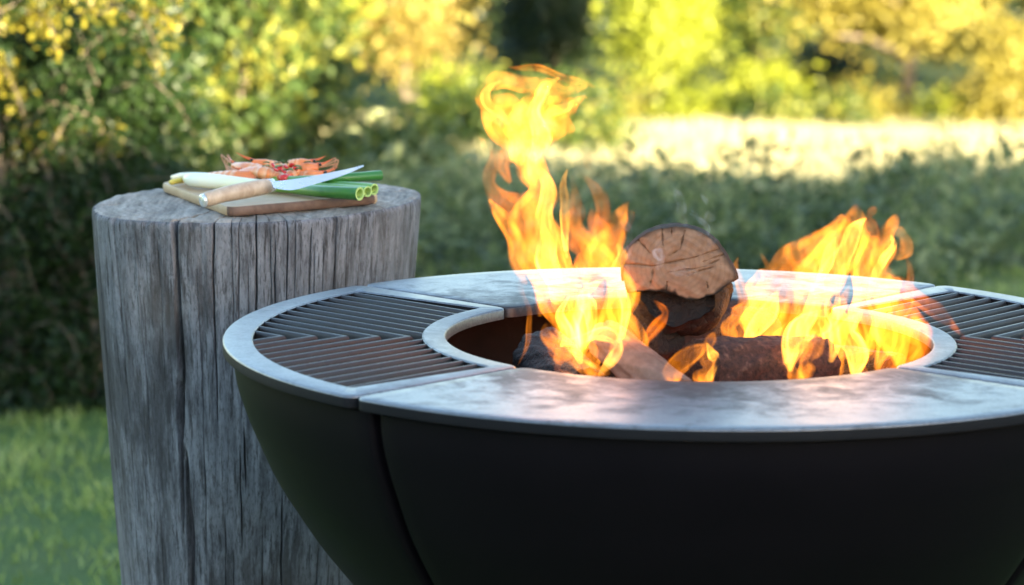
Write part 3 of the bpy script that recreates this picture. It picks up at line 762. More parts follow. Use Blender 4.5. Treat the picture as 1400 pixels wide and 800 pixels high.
r0_ = bl_ring(.985, -BT + .0012); r1_ = bl_ring(1.0, -BT + .004); r2_ = bl_ring(1.0, -.0025); r3_ = bl_ring(.988, 0)
bridge(bm, r0_, r1_); bridge(bm, r1_, r2_); bridge(bm, r2_, r3_); bm.faces.new(r3_); bm.faces.new(r0_)
ob = bm_obj('board_top', bm, M['board'], board, True, 45)
ob.data.materials.append(M['board_edge'])
e_dir = (c_r - c_f).normalized()
for p in ob.data.polygons:
    nn = p.normal
    if abs(nn.z) < .8 and nn.y < -.5: p.material_index = 1
# spring onions
def onion(pts, rpx, tint, label, hollow=True, squash=.9):
    """pts (px,py,h) along the stalk"""
    w3 = [on_top(a, b, h) for a, b, h in pts]; base = w3[0]
    t = empty('spring_onion', base, label, 'spring onion', 'spring onions on the board')
    path = smooth_path([p - base for p in w3], 46)
    f = np.linspace(0, len(rpx) - 1, 46); rr = np.interp(f, np.arange(len(rpx)), rpx) * PXM
    tn = np.interp(np.linspace(0, len(tint) - 1, 46), np.arange(len(tint)), tint)
    me = np_tube(path, rr, 22, squash, hollow, tn); link('stalk', me, M['onion'], t)
    if hollow:
        d = (path[-1] - path[-2]); d /= np.linalg.norm(d)
        inn = np.array([path[-1] - d * .012 * (1 - k / 5) for k in range(6)])
        me2 = np_tube(inn, [rr[-1] * .72] * 6, 22, squash, True); me2.flip_normals(); link('hollow_core', me2, M['onion_in'], t)
        # annular lip
        n = 22; V = [v.co[:] for v in list(me.vertices)[-n:]] + [v.co[:] for v in list(me2.vertices)[-n:]]
        link('cut_lip', mesh_py('cut_lip', V, [(k, (k + 1) % n, n + (k + 1) % n, n + k) for k in range(n)]), M['onion_in'], t)
    return t
hB = BT + .001
onion([(252, 244, hB + .007), (265, 246, hB + .011), (300, 249, hB + .010), (350, 253, hB + .008), (395, 257, hB + .008), (440, 262, hB + .009), (492, 265, hB + .009)], [2.0, 11.5, 11.5, 9, 8, 9, 10.0], [.02, .10, .2, .42, .68, .95, 1.0], 'thick white spring onion with dark green tube end on the board front')
onion([(360, 251, hB + .006), (400, 254, hB + .007), (450, 257, hB + .008), (503, 262, hB + .008)], [5, 6, 7.0, 8.0], [.4, .68, .82, .70], 'pale green hollow spring onion tube in the middle of the bunch')
onion([(380, 248, hB + .007), (430, 252, hB + .008), (470, 255, hB + .009), (512, 259, hB + .008)], [5, 6.5, 8, 8.5], [.5, .8, .9, .72], 'light green spring onion tube lying at the back of the bunch')
onion([(234, 243, hB + .005), (250, 240, hB + .007), (280, 241, hB + .007), (330, 244, hB + .008), (400, 246, hB + .014), (460, 244, hB + .018), (520, 240, hB + .017)], [3, 4.5, 5.5, 6, 6, 7, 8.0], [.05, .12, .22, .45, .85, 1, 1], 'long spring onion with the topmost dark green tube end')
rt = empty('yellow_root', on_top(231, 250, hB), 'small yellow root end lying on the board corner', 'root')
pp = smooth_path([on_top(231, 250, hB + .004) - rt.location, on_top(240, 248, hB + .005) - rt.location, on_top(252, 246, hB + .005) - rt.location, on_top(262, 244, hB + .004) - rt.location], 18)
link('root_flesh', np_tube(pp, np.interp(np.linspace(0, 1, 18), [0, .15, .6, 1], [1.5, 4, 4.2, 2]) * PXM, 14), M['onion_root'], rt)
# prawns
def prawn(pts, rpx, label, seed, feel=True):
    r = random.Random(seed); w3 = [on_top(a, b, h) for a, b, h in pts]; base = w3[0]
    t = empty('prawn', base, label, 'prawn', 'prawns on the board')
    NN = 56; path = smooth_path([p - base for p in w3], NN)
    f = np.linspace(0, 1, NN); rr = np.interp(f * (len(rpx) - 1), np.arange(len(rpx)), rpx) * PXM * 1.22
    seg = np.where(f > .34, (f - .34) / .66 * 6, 0) % 1.0
    rr = rr * (1 + np.where(f > .34, .16 * (1 - seg) - .08, .03))
    tn = np.where(f > .34, .25 + .55 * seg, .15 + .3 * f)
    link('shell', np_tube(path, rr, 18, .92, None, tn), M['prawn'], t)
    for k in range(7):                                  # legs under the body
        i = int(NN * (.18 + .09 * k)); p = Vector(path[i]); dn = Vector((r.uniform(-.3, .3), -.75, -.6)).normalized()
        q = p + dn * rr[i] * 1.15; e = q + Vector((r.uniform(-.010, .002), -.003, -.006))
        v, fs = tube([p + dn * rr[i] * .6, q, e], [.0011, .0009, .0003], 6); link('leg', mesh_py('leg', v, fs), M['prawn_leg'], t)
    hd = Vector(path[2]); dr = (Vector(path[0]) - Vector(path[6])).normalized()
    v, fs = tube([hd + Vector((0, 0, rr[2] * .7)), hd + dr * .012 + Vector((0, 0, .006)), hd + dr * .024 + Vector((0, 0, .011))], [.0022, .0014, .0002], 6); link('rostrum', mesh_py('rostrum', v, fs), M['prawn'], t)
    if feel:
        for k in range(3):
            a = Vector((r.uniform(-.2, .2), r.uniform(-.4, .1), r.uniform(.2, .6))); L = r.uniform(.028, .042)
            p1 = hd + dr * L * .6 + a * .014; p2 = hd + dr * L + a * .022; p3 = hd + dr * L * .75 + Vector((0, -.006, -.004 * k)) ; p4 = hd + dr * .006 + Vector((0, -.010, -.006))
            sp = smooth_path([hd, p1, p2, p3, p4], 22); v, fs = tube([Vector(q) for q in sp], list(np.linspace(.0010, .0004, 22)), 6); link('feeler', mesh_py('feeler', v, fs), M['prawn_leg'], t)
    for s in (-1, 1):
        eb = bmesh.new(); bmesh.ops.create_icosphere(eb, subdivisions=2, radius=.0022, matrix=Matrix.Translation(hd + dr * .004 + Vector((s * .002, -.004 * s, rr[2] * .75)))); bm_obj('eye', eb, M['eye'], t)
    # tail fan
    te = Vector(path[-1]); td = (Vector(path[-1]) - Vector(path[-5])).normalized(); sd_ = td.cross(Vector((0, 0, 1))).normalized()
    for a in (-.5, 0, .5):
        d = (td + sd_ * a).normalized(); s2 = d.cross(Vector((0, 0, 1))).normalized()
        V = [te - d * .002, te + d * .010 + s2 * .0035, te + d * .016, te + d * .010 - s2 * .0035]
        V2 = [p + Vector((0, 0, .0009)) for p in V]
        link('tail_fin', mesh_py('tail_fin', V + V2, [(0, 1, 2, 3), (7, 6, 5, 4), (0, 4, 5, 1), (1, 5, 6, 2), (2, 6, 7, 3), (3, 7, 4, 0)]), M['prawn'], t, False)
    return t
prawn([(352, 243, hB + .013), (335, 242, hB + .014), (315, 242, hB + .013), (296, 242, hB + .011), (282, 241, hB + .009)], [6.5, 8.0, 8.0, 6.5, 3.5], 'straight orange prawn lying beside the white spring onion', 3, False)
prawn([(320, 227, hB + .020), (335, 230, hB + .020), (352, 234, hB + .018), (368, 239, hB + .016), (384, 246, hB + .012)], [4.0, 7.5, 8.5, 7.0, 3.5], 'pink prawn with curled feelers on top of the pile', 4)
prawn([(433, 230, hB + .021), (420, 231, hB + .021), (408, 234, hB + .018), (397, 240, hB + .015), (390, 246, hB + .011)], [5.5, 8.0, 8.0, 6.5, 3.5], 'pink prawn beside the red chilli with its head toward the blade', 5)
prawn([(330, 236, hB + .017), (346, 235, hB + .020), (362, 237, hB + .020), (378, 241, hB + .016), (392, 247, hB + .012)], [4.0, 6.5, 7.5, 6.0, 3.0], 'deep orange prawn lying across the middle of the pile', 9)
prawn([(425, 224, hB + .026), (412, 224, hB + .027), (398, 226, hB + .025), (386, 231, hB + .020)], [4.5, 6.5, 6.5, 3.0], 'orange prawn topping the pile above the red chilli', 10, False)
prawn([(345, 222, hB + .024), (362, 224, hB + .022), (380, 228, hB + .018), (395, 234, hB + .013)], [3.5, 5.5, 6.0, 3.5], 'small brown orange prawn at the back of the pile', 6, False)
prawn([(440, 240, hB + .013), (425, 240, hB + .014), (412, 241, hB + .012), (400, 243, hB + .010)], [5, 6.5, 6.5, 3.0], 'pale prawn half hidden behind the knife blade', 8, False)
# chillies and herbs
def chilli(pts, rpx, label):
    w3 = [on_top(a, b, h) for a, b, h in pts]; t = empty('red_chilli', w3[0], label, 'chilli', 'red chillies on the board')
    p = smooth_path([q - w3[0] for q in w3], 20); link('chilli_pod', np_tube(p, np.interp(np.linspace(0, 1, 20), np.linspace(0, 1, len(rpx)), rpx) * PXM, 14), M['chilli'], t)
    v, fs = tube([p[0], Vector(p[0]) + Vector((-.004, 0, .004)), Vector(p[0]) + Vector((-.009, 0, .005))], [.0012, .001, .0008], 6); link('chilli_stalk', mesh_py('chilli_stalk', v, fs), M['herb'], t)
    return t
chilli([(380, 243, hB + .014), (387, 244, hB + .016), (394, 242, hB + .016), (399, 239, hB + .015)], [3.5, 5.5, 5, 2], 'plump red chilli in front of the pink prawns')
for i, (a, b, h) in enumerate([(374, 226, .028), (382, 229, .026), (391, 228, .027), (399, 226, .028), (404, 230, .026), (377, 232, .026), (388, 234, .024)]):
    cb_ = bmesh.new(); bmesh.ops.create_cone(cb_, cap_ends=True, segments=14, radius1=.0042, radius2=.0038, depth=.0022)
    bmesh.ops.bevel(cb_, geom=cb_.edges[:], offset=.0005, segments=1, affect='EDGES')
    o = bm_obj('chilli_slice', cb_, M['chilli'], None); o.location = on_top(a, b, hB + h); o.rotation_euler = (random.uniform(.3, 1.2), random.uniform(-.6, .6), random.uniform(0, 3))
    tag(o, 'small red chilli slice strewn over the prawns', 'chilli', 'chilli slices on the prawns')
for i in range(11):
    a, b = 366 + 5 * i + random.uniform(-3, 3), 227 + random.uniform(-4, 9)
    p0 = on_top(a, b, hB + .025 + .006 * random.random()); a_ = random.uniform(0, 6.28); d = Vector((math.cos(a_), math.sin(a_) * .6, random.uniform(-.1, .6))).normalized(); s = d.cross(Vector((0, 0, 1))).normalized(); L = random.uniform(.009, .015)
    V = []; Fs = []
    for k in range(6):
        f = k / 5; wd = L * .32 * math.sin(math.pi * min(.97, f * .92 + .06)); c = d * L * f + Vector((0, 0, -.004 * f * f)); V += [c - s * wd + Vector((0, 0, .0012)), c, c + s * wd + Vector((0, 0, .0012))]
    V += [Vector(q) + Vector((0, 0, .0004)) for q in V]
    for k in range(5):
        for j in (0, 1): Fs.append((k * 3 + j, k * 3 + j + 1, k * 3 + j + 4, k * 3 + j + 3)); Fs.append(tuple(18 + q for q in (k * 3 + j + 3, k * 3 + j + 4, k * 3 + j + 1, k * 3 + j)))
    o = link('herb_leaf', mesh_py('herb_leaf', V, Fs), M['herb']); o.location = p0
    tag(o, 'tiny green herb leaf strewn over the prawns', 'herb', 'herb leaves on the prawns')
# knife
k0, k1 = on_top(279, 274, hB + .010), on_top(368, 254, hB + .020)
knife = empty('kitchen_knife', k0, 'kitchen knife with a pale wooden handle and bright blade across the spring onions', 'knife')
kp = smooth_path([Vector((0, 0, 0)), (k1 - k0) * .3 + Vector((0, 0, .0015)), (k1 - k0) * .65 + Vector((0, 0, .001)), k1 - k0], 30)
link('handle', np_tube(kp, np.interp(np.linspace(0, 1, 30), [0, .06, .3, .6, .88, 1], [7.5, 10.5, 10.5, 11.5, 11, 9.5]) * PXM, 20, .95), M['handle'], knife)
dk = (k1 - k0).normalized()
v, fs = tube([-dk * .004, -dk * .003, dk * .0012], [.006, .0082, .0082], 18); link('end_cap', mesh_py('end_cap', v, fs), M['steel'], knife)
v, fs = tube([k1 - k0 - dk * .001, k1 - k0 + dk * .007], [.0090, .0075], 18); link('bolster', mesh_py('bolster', v, fs), M['steel'], knife)
spine = [(372, 249, .027), (400, 246, .030), (430, 241, .033), (460, 235, .036), (480, 230.5, .038), (497, 226.5, .040)]
edge_ = [(374, 257, .021), (399, 260, .020), (430, 252, .025), (460, 243, .030), (480, 235.5, .034), (497.5, 227.5, .0395)]
Sp = smooth_path([on_top(a, b, hB + h) - k0 for a, b, h in spine], 24); Ed = smooth_path([on_top(a, b, hB + h) - k0 for a, b, h in edge_], 24)
V = []; Fs = []
for i in range(24):
    nrm = Vector(Sp[min(i + 1, 23)] - Sp[max(0, i - 1)]).cross(Vector(Ed[i] - Sp[i])); nrm = nrm.normalized() if nrm.length > 1e-9 else Vector((0, -1, 0))
    if nrm.length < .1: nrm = Vector((0, -.7, .7))
    V += [Vector(Sp[i]) + nrm * .0009, Vector(Sp[i]) - nrm * .0009, Vector(Ed[i])]
for i in range(23):
    for a, b in ((0, 1), (1, 2), (2, 0)): Fs.append((i * 3 + a, i * 3 + b, i * 3 + 3 + b, i * 3 + 3 + a))
Fs += [(0, 1, 2), (71, 70, 69)]
bm = bmesh.new(); bm.from_mesh(mesh_py('blade', V, Fs)); bm_obj('blade', bm, M['steel'], knife, True, 20)
# ------------------------------------------------------------------ fire: logs, embers
g = NT('sawn log face'); v = g.coord(); n1 = g.noise(v, 70, 6, .7); n2 = g.noise(v, 14, 4, .6)
wv = g.n('TexWave', wave_type='RINGS', rings_direction='Y'); g.l(v, wv.inputs['Vector']); wv.inputs['Scale'].default_value = 60; wv.inputs['Distortion'].default_value = 2.5; wv.inputs['Detail'].default_value = 3
col = g.mix(g.ramp(n1, [(.3, 0), (.7, 1)]), (.22, .105, .058), (.37, .20, .12))
col = g.mix(g.math('MULTIPLY', g.ramp(n2, [(.45, 0), (.7, 1)]), .5), col, (.24, .14, .095))
col = g.mix(g.math('MULTIPLY', g.ramp(wv.outputs['Fac'], [(.1, 1), (.45, 0)]), .25), col, (.17, .09, .06))
ch = g.n('Attribute', attribute_name='char'); col = g.mix(ch.outputs['Fac'], col, (.010, .008, .007))
g.bsdf(col, .8, 0., g.bump(n1, .4, .002), .25); M['sawn'] = g.m
g = NT('charred wood'); v = g.coord(); n1 = g.noise(v, 90, 6, .7); vo = g.n('TexVoronoi', feature='DISTANCE_TO_EDGE'); g.l(v, vo.inputs['Vector']); vo.inputs['Scale'].default_value = 110
col = g.mix(g.ramp(n1, [(.35, 0), (.75, 1)]), (.004, .003, .0028), (.018, .008, .0065))
g.bsdf(col, .7, 0., g.bump(g.math('ADD', g.math('MULTIPLY', n1, 2.0), g.math('MULTIPLY', g.ramp(vo.outputs['Distance'], [(0, 0), (.12, 1)]), .35)), .8, .004), .35); M['char'] = g.m
g = NT('log bark'); v = g.coord(); n1 = g.noise(v, 60, 6, .7)
g.bsdf(g.ramp(n1, [(.3, (.010, .006, .005)), (.55, (.035, .018, .013)), (.8, (.13, .065, .04))]), .85, 0., g.bump(n1, .8, .004), .2); M['logbark'] = g.m
g = NT('pale split wood'); v = g.coord(scale=(1, 1, 1)); n1 = g.noise(v, 55, 6, .7); n2 = g.noise(v, 16, 4, .6)
col = g.mix(g.ramp(n1, [(.3, 0), (.7, 1)]), (.14, .08, .055), (.25, .155, .115)); col = g.mix(g.ramp(n2, [(.55, 0), (.7, 1)]), col, (.07, .035, .025))
g.bsdf(col, .75, 0., g.bump(n1, .4, .002), .3); M['split'] = g.m
g = NT('reddish charred bark'); v = g.coord(); n1 = g.noise(v, 130, 6, .75)
g.bsdf(g.ramp(n1, [(.38, (.018, .008, .007)), (.58, (.075, .027, .018)), (.75, (.24, .115, .075))]), .75, 0., g.bump(n1, .9, .004), .3); M['redbark'] = g.m
g = NT('grey ash'); v = g.coord(); n1 = g.noise(v, 40, 6, .7)
g.bsdf(g.ramp(n1, [(.35, (.03, .025, .022)), (.7, (.16, .14, .13))]), .95, 0., g.bump(n1, .8, .01), .1); M['ash'] = g.m
g = NT('glowing coal'); v = g.coord(); n1 = g.noise(v, 45, 5, .7)
p = g.bsdf((.02, .015, .013), .9); g.l(g.ramp(n1, [(.42, (0, 0, 0)), (.56, (.5, .05, .005)), (.75, (1, .25, .03))]), p.inputs['Emission Color']); p.inputs['Emission Strength'].default_value = 1.6; M['coal'] = g.m

# ash bed on the pan
ab = []; na, nr_ = 72, 10
for i in range(nr_):
    r = .30 * i / (nr_ - 1)
    for k in range(na):
        a = 2 * math.pi * k / na; ab.append((r * math.cos(a), r * math.sin(a), GC.z - .215 + .035 * (1 - (r / .3) ** 2) + .006 * math.sin(9 * r * math.cos(a) * 10) * math.sin(8 * r * math.sin(a) * 10 + 1)))
Fs = [(i * na + k, i * na + (k + 1) % na, (i + 1) * na + (k + 1) % na, (i + 1) * na + k) for i in range(nr_ - 1) for k in range(na)]
ash = link('ash_bed', mesh_py('ash_bed', ab, Fs), M['ash']); ash.location = (GC.x, GC.y, 0)
tag(ash, 'grey ash bed at the bottom of the fire bowl', 'ash', kind='stuff')
for i in range(34):
    a = random.uniform(0, 6.28); r = .21 * math.sqrt(random.random()); eb = bmesh.new()
    bmesh.ops.create_icosphere(eb, subdivisions=2, radius=1)
    for v_ in eb.verts: v_.co = Vector((v_.co.x * 1.3, v_.co.y, v_.co.z * .8)) * random.uniform(.85, 1.12)
    o = bm_obj('glowing_coal', eb, M['coal'], None, False); s_ = random.uniform(.014, .028); o.scale = (s_,) * 3
    o.location = (GC.x + r * math.cos(a), GC.y + r * math.sin(a), GC.z - .18 + .03 * (1 - (r / .3) ** 2) + .008); o.rotation_euler = (random.random() * 3, random.random() * 3, random.random() * 3)
    tag(o, 'glowing lump of charcoal on the ash bed under the logs', 'coal', 'glowing coals in the fire bowl')

def log_body(name, p0, p1, r0, r1, mat, mat_end, label, seed, square=0.0, group='logs in the fire'):
    p0, p1 = Vector(p0), Vector(p1); t = empty(name, p0, label, 'log', group)
    ax = (p1 - p0); L = ax.length; ax.normalize(); s = ax.orthogonal().normalized(); u_ = ax.cross(s)
    na, nl = 64, 40; r = np.random.default_rng(seed); V = []
    prof_ = 1 + .10 * wob(np.linspace(0, 2 * np.pi, na, endpoint=False), seed, 5, 1, 5) + .035 * wob(np.linspace(0, 2 * np.pi, na, endpoint=False), seed + 1, 6, 8, 22)
    for i in range(nl):
        f = i / (nl - 1); rad = r0 + (r1 - r0) * f
        for k in range(na):
            a = 2 * math.pi * k / na; q = rad * prof_[k] * (1 + .03 * math.sin(f * 17 + k * .7) + .02 * math.sin(f * 41 + k * 1.9))
            V.append((s * math.cos(a) + u_ * math.sin(a)) * q + ax * L * f)
    Fs = [(i * na + k, i * na + (k + 1) % na, (i + 1) * na + (k + 1) % na, (i + 1) * na + k) for i in range(nl - 1) for k in range(na)]
    link('side', mesh_py('side', V, Fs), mat, t)
    for ring_, d in ((V[:na], -1), (V[-na:], 1)):
        c = Vector((0, 0, 0))
        for q in ring_: c += q / na
        VV = list(ring_) + [c + (q - c) * .5 + ax * d * .001 for q in ring_] + [c]
        ff = [(k, (k + 1) % na, na + (k + 1) % na, na + k) for k in range(na)] + [(na + k, na + (k + 1) % na, 2 * na) for k in range(na)]
        link('log_end', mesh_py('log_end', VV, ff), mat_end, t)
    return t
# the big half burnt log whose sawn end faces the viewer
FY = 3.27
LC = at(930, 362, FY)
LN = Vector((-.06, -.985, .14)).normalized(); LAX = -LN
fs_x = Vector((0, 0, 1)).cross(LN).normalized() * 1.0                # in-plane right (as seen)
fs_x = -fs_x if fs_x.x < 0 else fs_x
fs_z = (Vector((0, 0, 1)) - LN * LN.z).normalized()
def face_uv(px, py):
    d = ray(px, py); c0 = Vector((0, 0, CAMZ)); p = c0 + d * ((LC - c0).dot(LN) / d.dot(LN)) - LC
    return (p.dot(fs_x), p.dot(fs_z))
outline = [(852, 362), (854, 348), (862, 337), (875, 325), (892, 316), (912, 311.5), (932, 310.5), (952, 315), (970, 325), (985, 341), (996, 358), (1004, 373), (1006, 381), (998, 387), (990, 393), (985, 399), (966, 405), (950, 410), (938, 409), (922, 402), (905, 398), (886, 397), (870, 399), (858, 401), (854, 388), (852, 375)]
ov = np.array([face_uv(*p) for p in outline]); oa = np.arctan2(ov[:, 1], ov[:, 0]); orr = np.hypot(ov[:, 0], ov[:, 1])
od = np.argsort(oa); oa, orr = oa[od], orr[od]
NA = 420; ang = np.linspace(-np.pi, np.pi, NA, endpoint=False)
rout = np.interp(ang, np.concatenate([oa - 2 * np.pi, oa, oa + 2 * np.pi]), np.tile(orr, 3)) * (1 + .006 * wob(ang, 71, 6, 10, 50))
biglog = empty('split_log', LC, 'big half burnt log with its cracked sawn end facing out above the rim', 'log', 'logs in the fire')
fr = np.linspace(1, 0, 46) ** .9; RRr = rout[None, :] * fr[:, None]; AA = np.broadcast_to(ang, RRr.shape)
U_, V_ = np.cos(AA) * RRr, np.sin(AA) * RRr
dep = np.zeros_like(U_)
heart = face_uv(900, 352)
for (x0, y0, x1, y1, w_) in [(852, 361, 893, 364, .0011), (893, 364, 950, 352, .0007), (950, 352, 990, 338, .0006), (905, 314, 906, 335, .0009), (872, 328, 888, 346, .0010), (936, 316, 930, 340, .0007), (930, 340, 915, 350, .0006), (893, 364, 892, 380, .0008), (892, 380, 888, 391, .0007), (912, 386, 911, 396, .0008), (940, 376, 985, 362, .0005), (962, 358, 998, 345, .0006), (966, 386, 968, 398, .0006), (918, 313, 918, 322, .0006), (915, 372, 960, 366, .0006), (960, 366, 990, 352, .0005)]:
    a = np.array(face_uv(x0, y0)); b = np.array(face_uv(x1, y1)); ab_ = b - a; L2 = ab_ @ ab_
    tq = np.clip(((U_ - a[0]) * ab_[0] + (V_ - a[1]) * ab_[1]) / L2, 0, 1)
    dx = U_ - a[0] - tq * ab_[0]; dy = V_ - a[1] - tq * ab_[1]; ds = np.hypot(dx, dy) + .0005 * np.sin(tq * 9)
    dep = np.maximum(dep, .0035 * np.exp(-(ds / (w_ * .85)) ** 2))
dome = .0035 * (1 - fr[:, None] ** 4) - dep + .0007 * noise2(U_ * 300, V_ * 300, 5, 10, 1.0)
edge_t = np.clip((1 - (1 - fr[:, None]) * rout[None, :] / (.0045 * (1 + .9 * wob(ang, 73, 5, 3, 24))[None, :].clip(.25, 2.2)))  , 0, 1)
low = np.clip((-np.sin(AA) - .25) * 4, 0, 1)
charv = np.clip(edge_t * (.75 + .6 * low), 0, 1)
P3 = U_[..., None] * np.array(fs_x) + V_[..., None] * np.array(fs_z) + dome[..., None] * np.array(LN)
idx = np.arange(NA * 46).reshape(46, NA); a = idx[:-1]; b = idx[1:]
Fq = np.stack([a.ravel(), np.roll(a, -1, 1).ravel(), np.roll(b, -1, 1).ravel(), b.ravel()], 1)
link('sawn_face', mesh_np('sawn_face', P3.reshape(-1, 3), Fq, {'char': ('POINT', charv.ravel())}), M['sawn'], biglog)
LL = .16; nl = 40; V = []
axd = (LAX + Vector((.0, 0, .02))).normalized()
for i in range(nl):
    f = i / (nl - 1); rb = rout * (1 + (.035 * min(1, f * 9)) + .03 * wob(ang * 1.0 + f * 2.0, 75, 6, 5, 30) * min(1, f * 12))
    low_in = np.where(np.sin(ang) < -.30, 1 - .10 * min(1, f * 6), 1.0); rb = rb * low_in
    pts = (np.cos(ang) * rb)[:, None] * np.array(fs_x) + (np.sin(ang) * rb)[:, None] * np.array(fs_z) + np.array(axd) * LL * f
    V.append(pts)
V = np.concatenate(V); idx = np.arange(NA * nl).reshape(nl, NA); a = idx[:-1]; b = idx[1:]
Fq = np.stack([a.ravel(), b.ravel(), np.roll(b, -1, 1).ravel(), np.roll(a, -1, 1).ravel()], 1)
link('bark', mesh_py('bark', V, [tuple(q) for q in Fq] + [tuple(range((nl - 1) * NA, nl * NA))]), M['logbark'], biglog)
# charred underside, eaten away by the fire, set back under the sawn end
uc = np.array(face_uv(928, 392)); V = []; na2 = 140; nl2 = 36; a2 = np.linspace(0, 2 * np.pi, na2, endpoint=False)
for i in range(nl2):
    f = i / (nl2 - 1); k = 1 if f > .2 else .55 + .45 * (1 - (1 - f * 5) ** 2) ** .5
    rx = (.054 + .004 * wob(a2 + f * 3, 81, 6, 2, 14)) * (.35 + .65 * k); rz = (.050 + .005 * wob(a2 + f * 4, 82, 6, 2, 14)) * (.35 + .65 * k)
    pts = (uc[0] + np.cos(a2) * rx)[:, None] * np.array(fs_x) + (uc[1] - .006 + np.sin(a2) * rz)[:, None] * np.array(fs_z) + np.array(axd) * (.010 + .19 * f)
    V.append(pts)
V = np.concatenate(V); idx = np.arange(na2 * nl2).reshape(nl2, na2); a = idx[:-1]; b = idx[1:]
Fq = np.stack([a.ravel(), b.ravel(), np.roll(b, -1, 1).ravel(), np.roll(a, -1, 1).ravel()], 1)
c0_ = V[:na2].mean(0) + np.array(axd) * .006; n0 = len(V)
V = np.concatenate([V, c0_ + (V[:na2] - c0_) * .5 + np.array(axd) * .004 * wob(a2, 84, 5, 2, 9)[:, None], c0_[None]])
k_ = np.arange(na2); kn = (k_ + 1) % na2
capq = np.stack([kn, k_, n0 + k_, n0 + kn], 1); capt = np.stack([n0 + kn, n0 + k_, np.full(na2, n0 + na2), np.full(na2, n0 + na2)], 1)
me = mesh_py('charred_underside', V, [tuple(q) for q in Fq] + [tuple(q) for q in capq] + [tuple(q[:3]) for q in capt])
link('charred_underside', me, M['char'], biglog)
# other logs
log_body('fire_log', at(828, 462, 3.29), at(925, 546, 3.16), .021, .024, M['split'], M['split'], 'pale brown log slanting down toward the front griddle plate', 301)
log_body('fire_log', at(955, 508, 3.22), at(1120, 500, 3.30), .037, .034, M['redbark'], M['char'], 'reddish charred log lying low at the right of the big log', 302)
log_body('fire_log', at(745, 490, 3.42), at(800, 545, 3.26), .034, .032, M['char'], M['char'], 'black charred log leaning at the left inside the bowl', 303)
log_body('fire_log', at(868, 470, 3.30), at(1040, 462, 3.42), .036, .034, M['char'], M['char'], 'black log carrying the big half burnt log', 304)
log_body('fire_log', at(905, 505, 3.42), at(930, 455, 3.30), .036, .034, M['char'], M['redbark'], 'short black log standing under the big half burnt log', 305)
log_body('fire_log', at(1080, 500, 3.42), at(1230, 520, 3.30), .030, .028, M['char'], M['char'], 'black log under the right flame', 306)

# ------------------------------------------------------------------ flames (thin glowing shells of gas)
def m_flame(name, strength, col=(1.0, .27, .017)):
    g = NT(name)
    v = g.coord(scale=(1, 1, .32)); n1 = g.noise(v, 42, 3, .55, 1.2); n2 = g.noise(g.coord(scale=(1, 1, .6)), 13, 2, .5)
    k = g.math('MULTIPLY', g.ramp(n1, [(.38, .13), (.50, .66), (.64, 1.15)]), g.ramp(n2, [(.32, .35), (.62, 1.0)]))
    e = g.n('Emission'); e.inputs[0].default_value = (*col, 1); g.l(g.math('MULTIPLY', k, strength), e.inputs[1])
    g.l(e.outputs[0], g.out.inputs['Volume']); g.m.cycles.volume_sampling = 'DISTANCE' if False else g.m.cycles.volume_sampling
    return g.m
FK = 1.0
M['flame'] = m_flame('flame', 23 * FK)
M['flame_hot'] = m_flame('hot flame', 80 * FK, (1.0, .38, .045))
M['flame_dim'] = m_flame('dim flame', 13 * FK, (1.0, .20, .010))
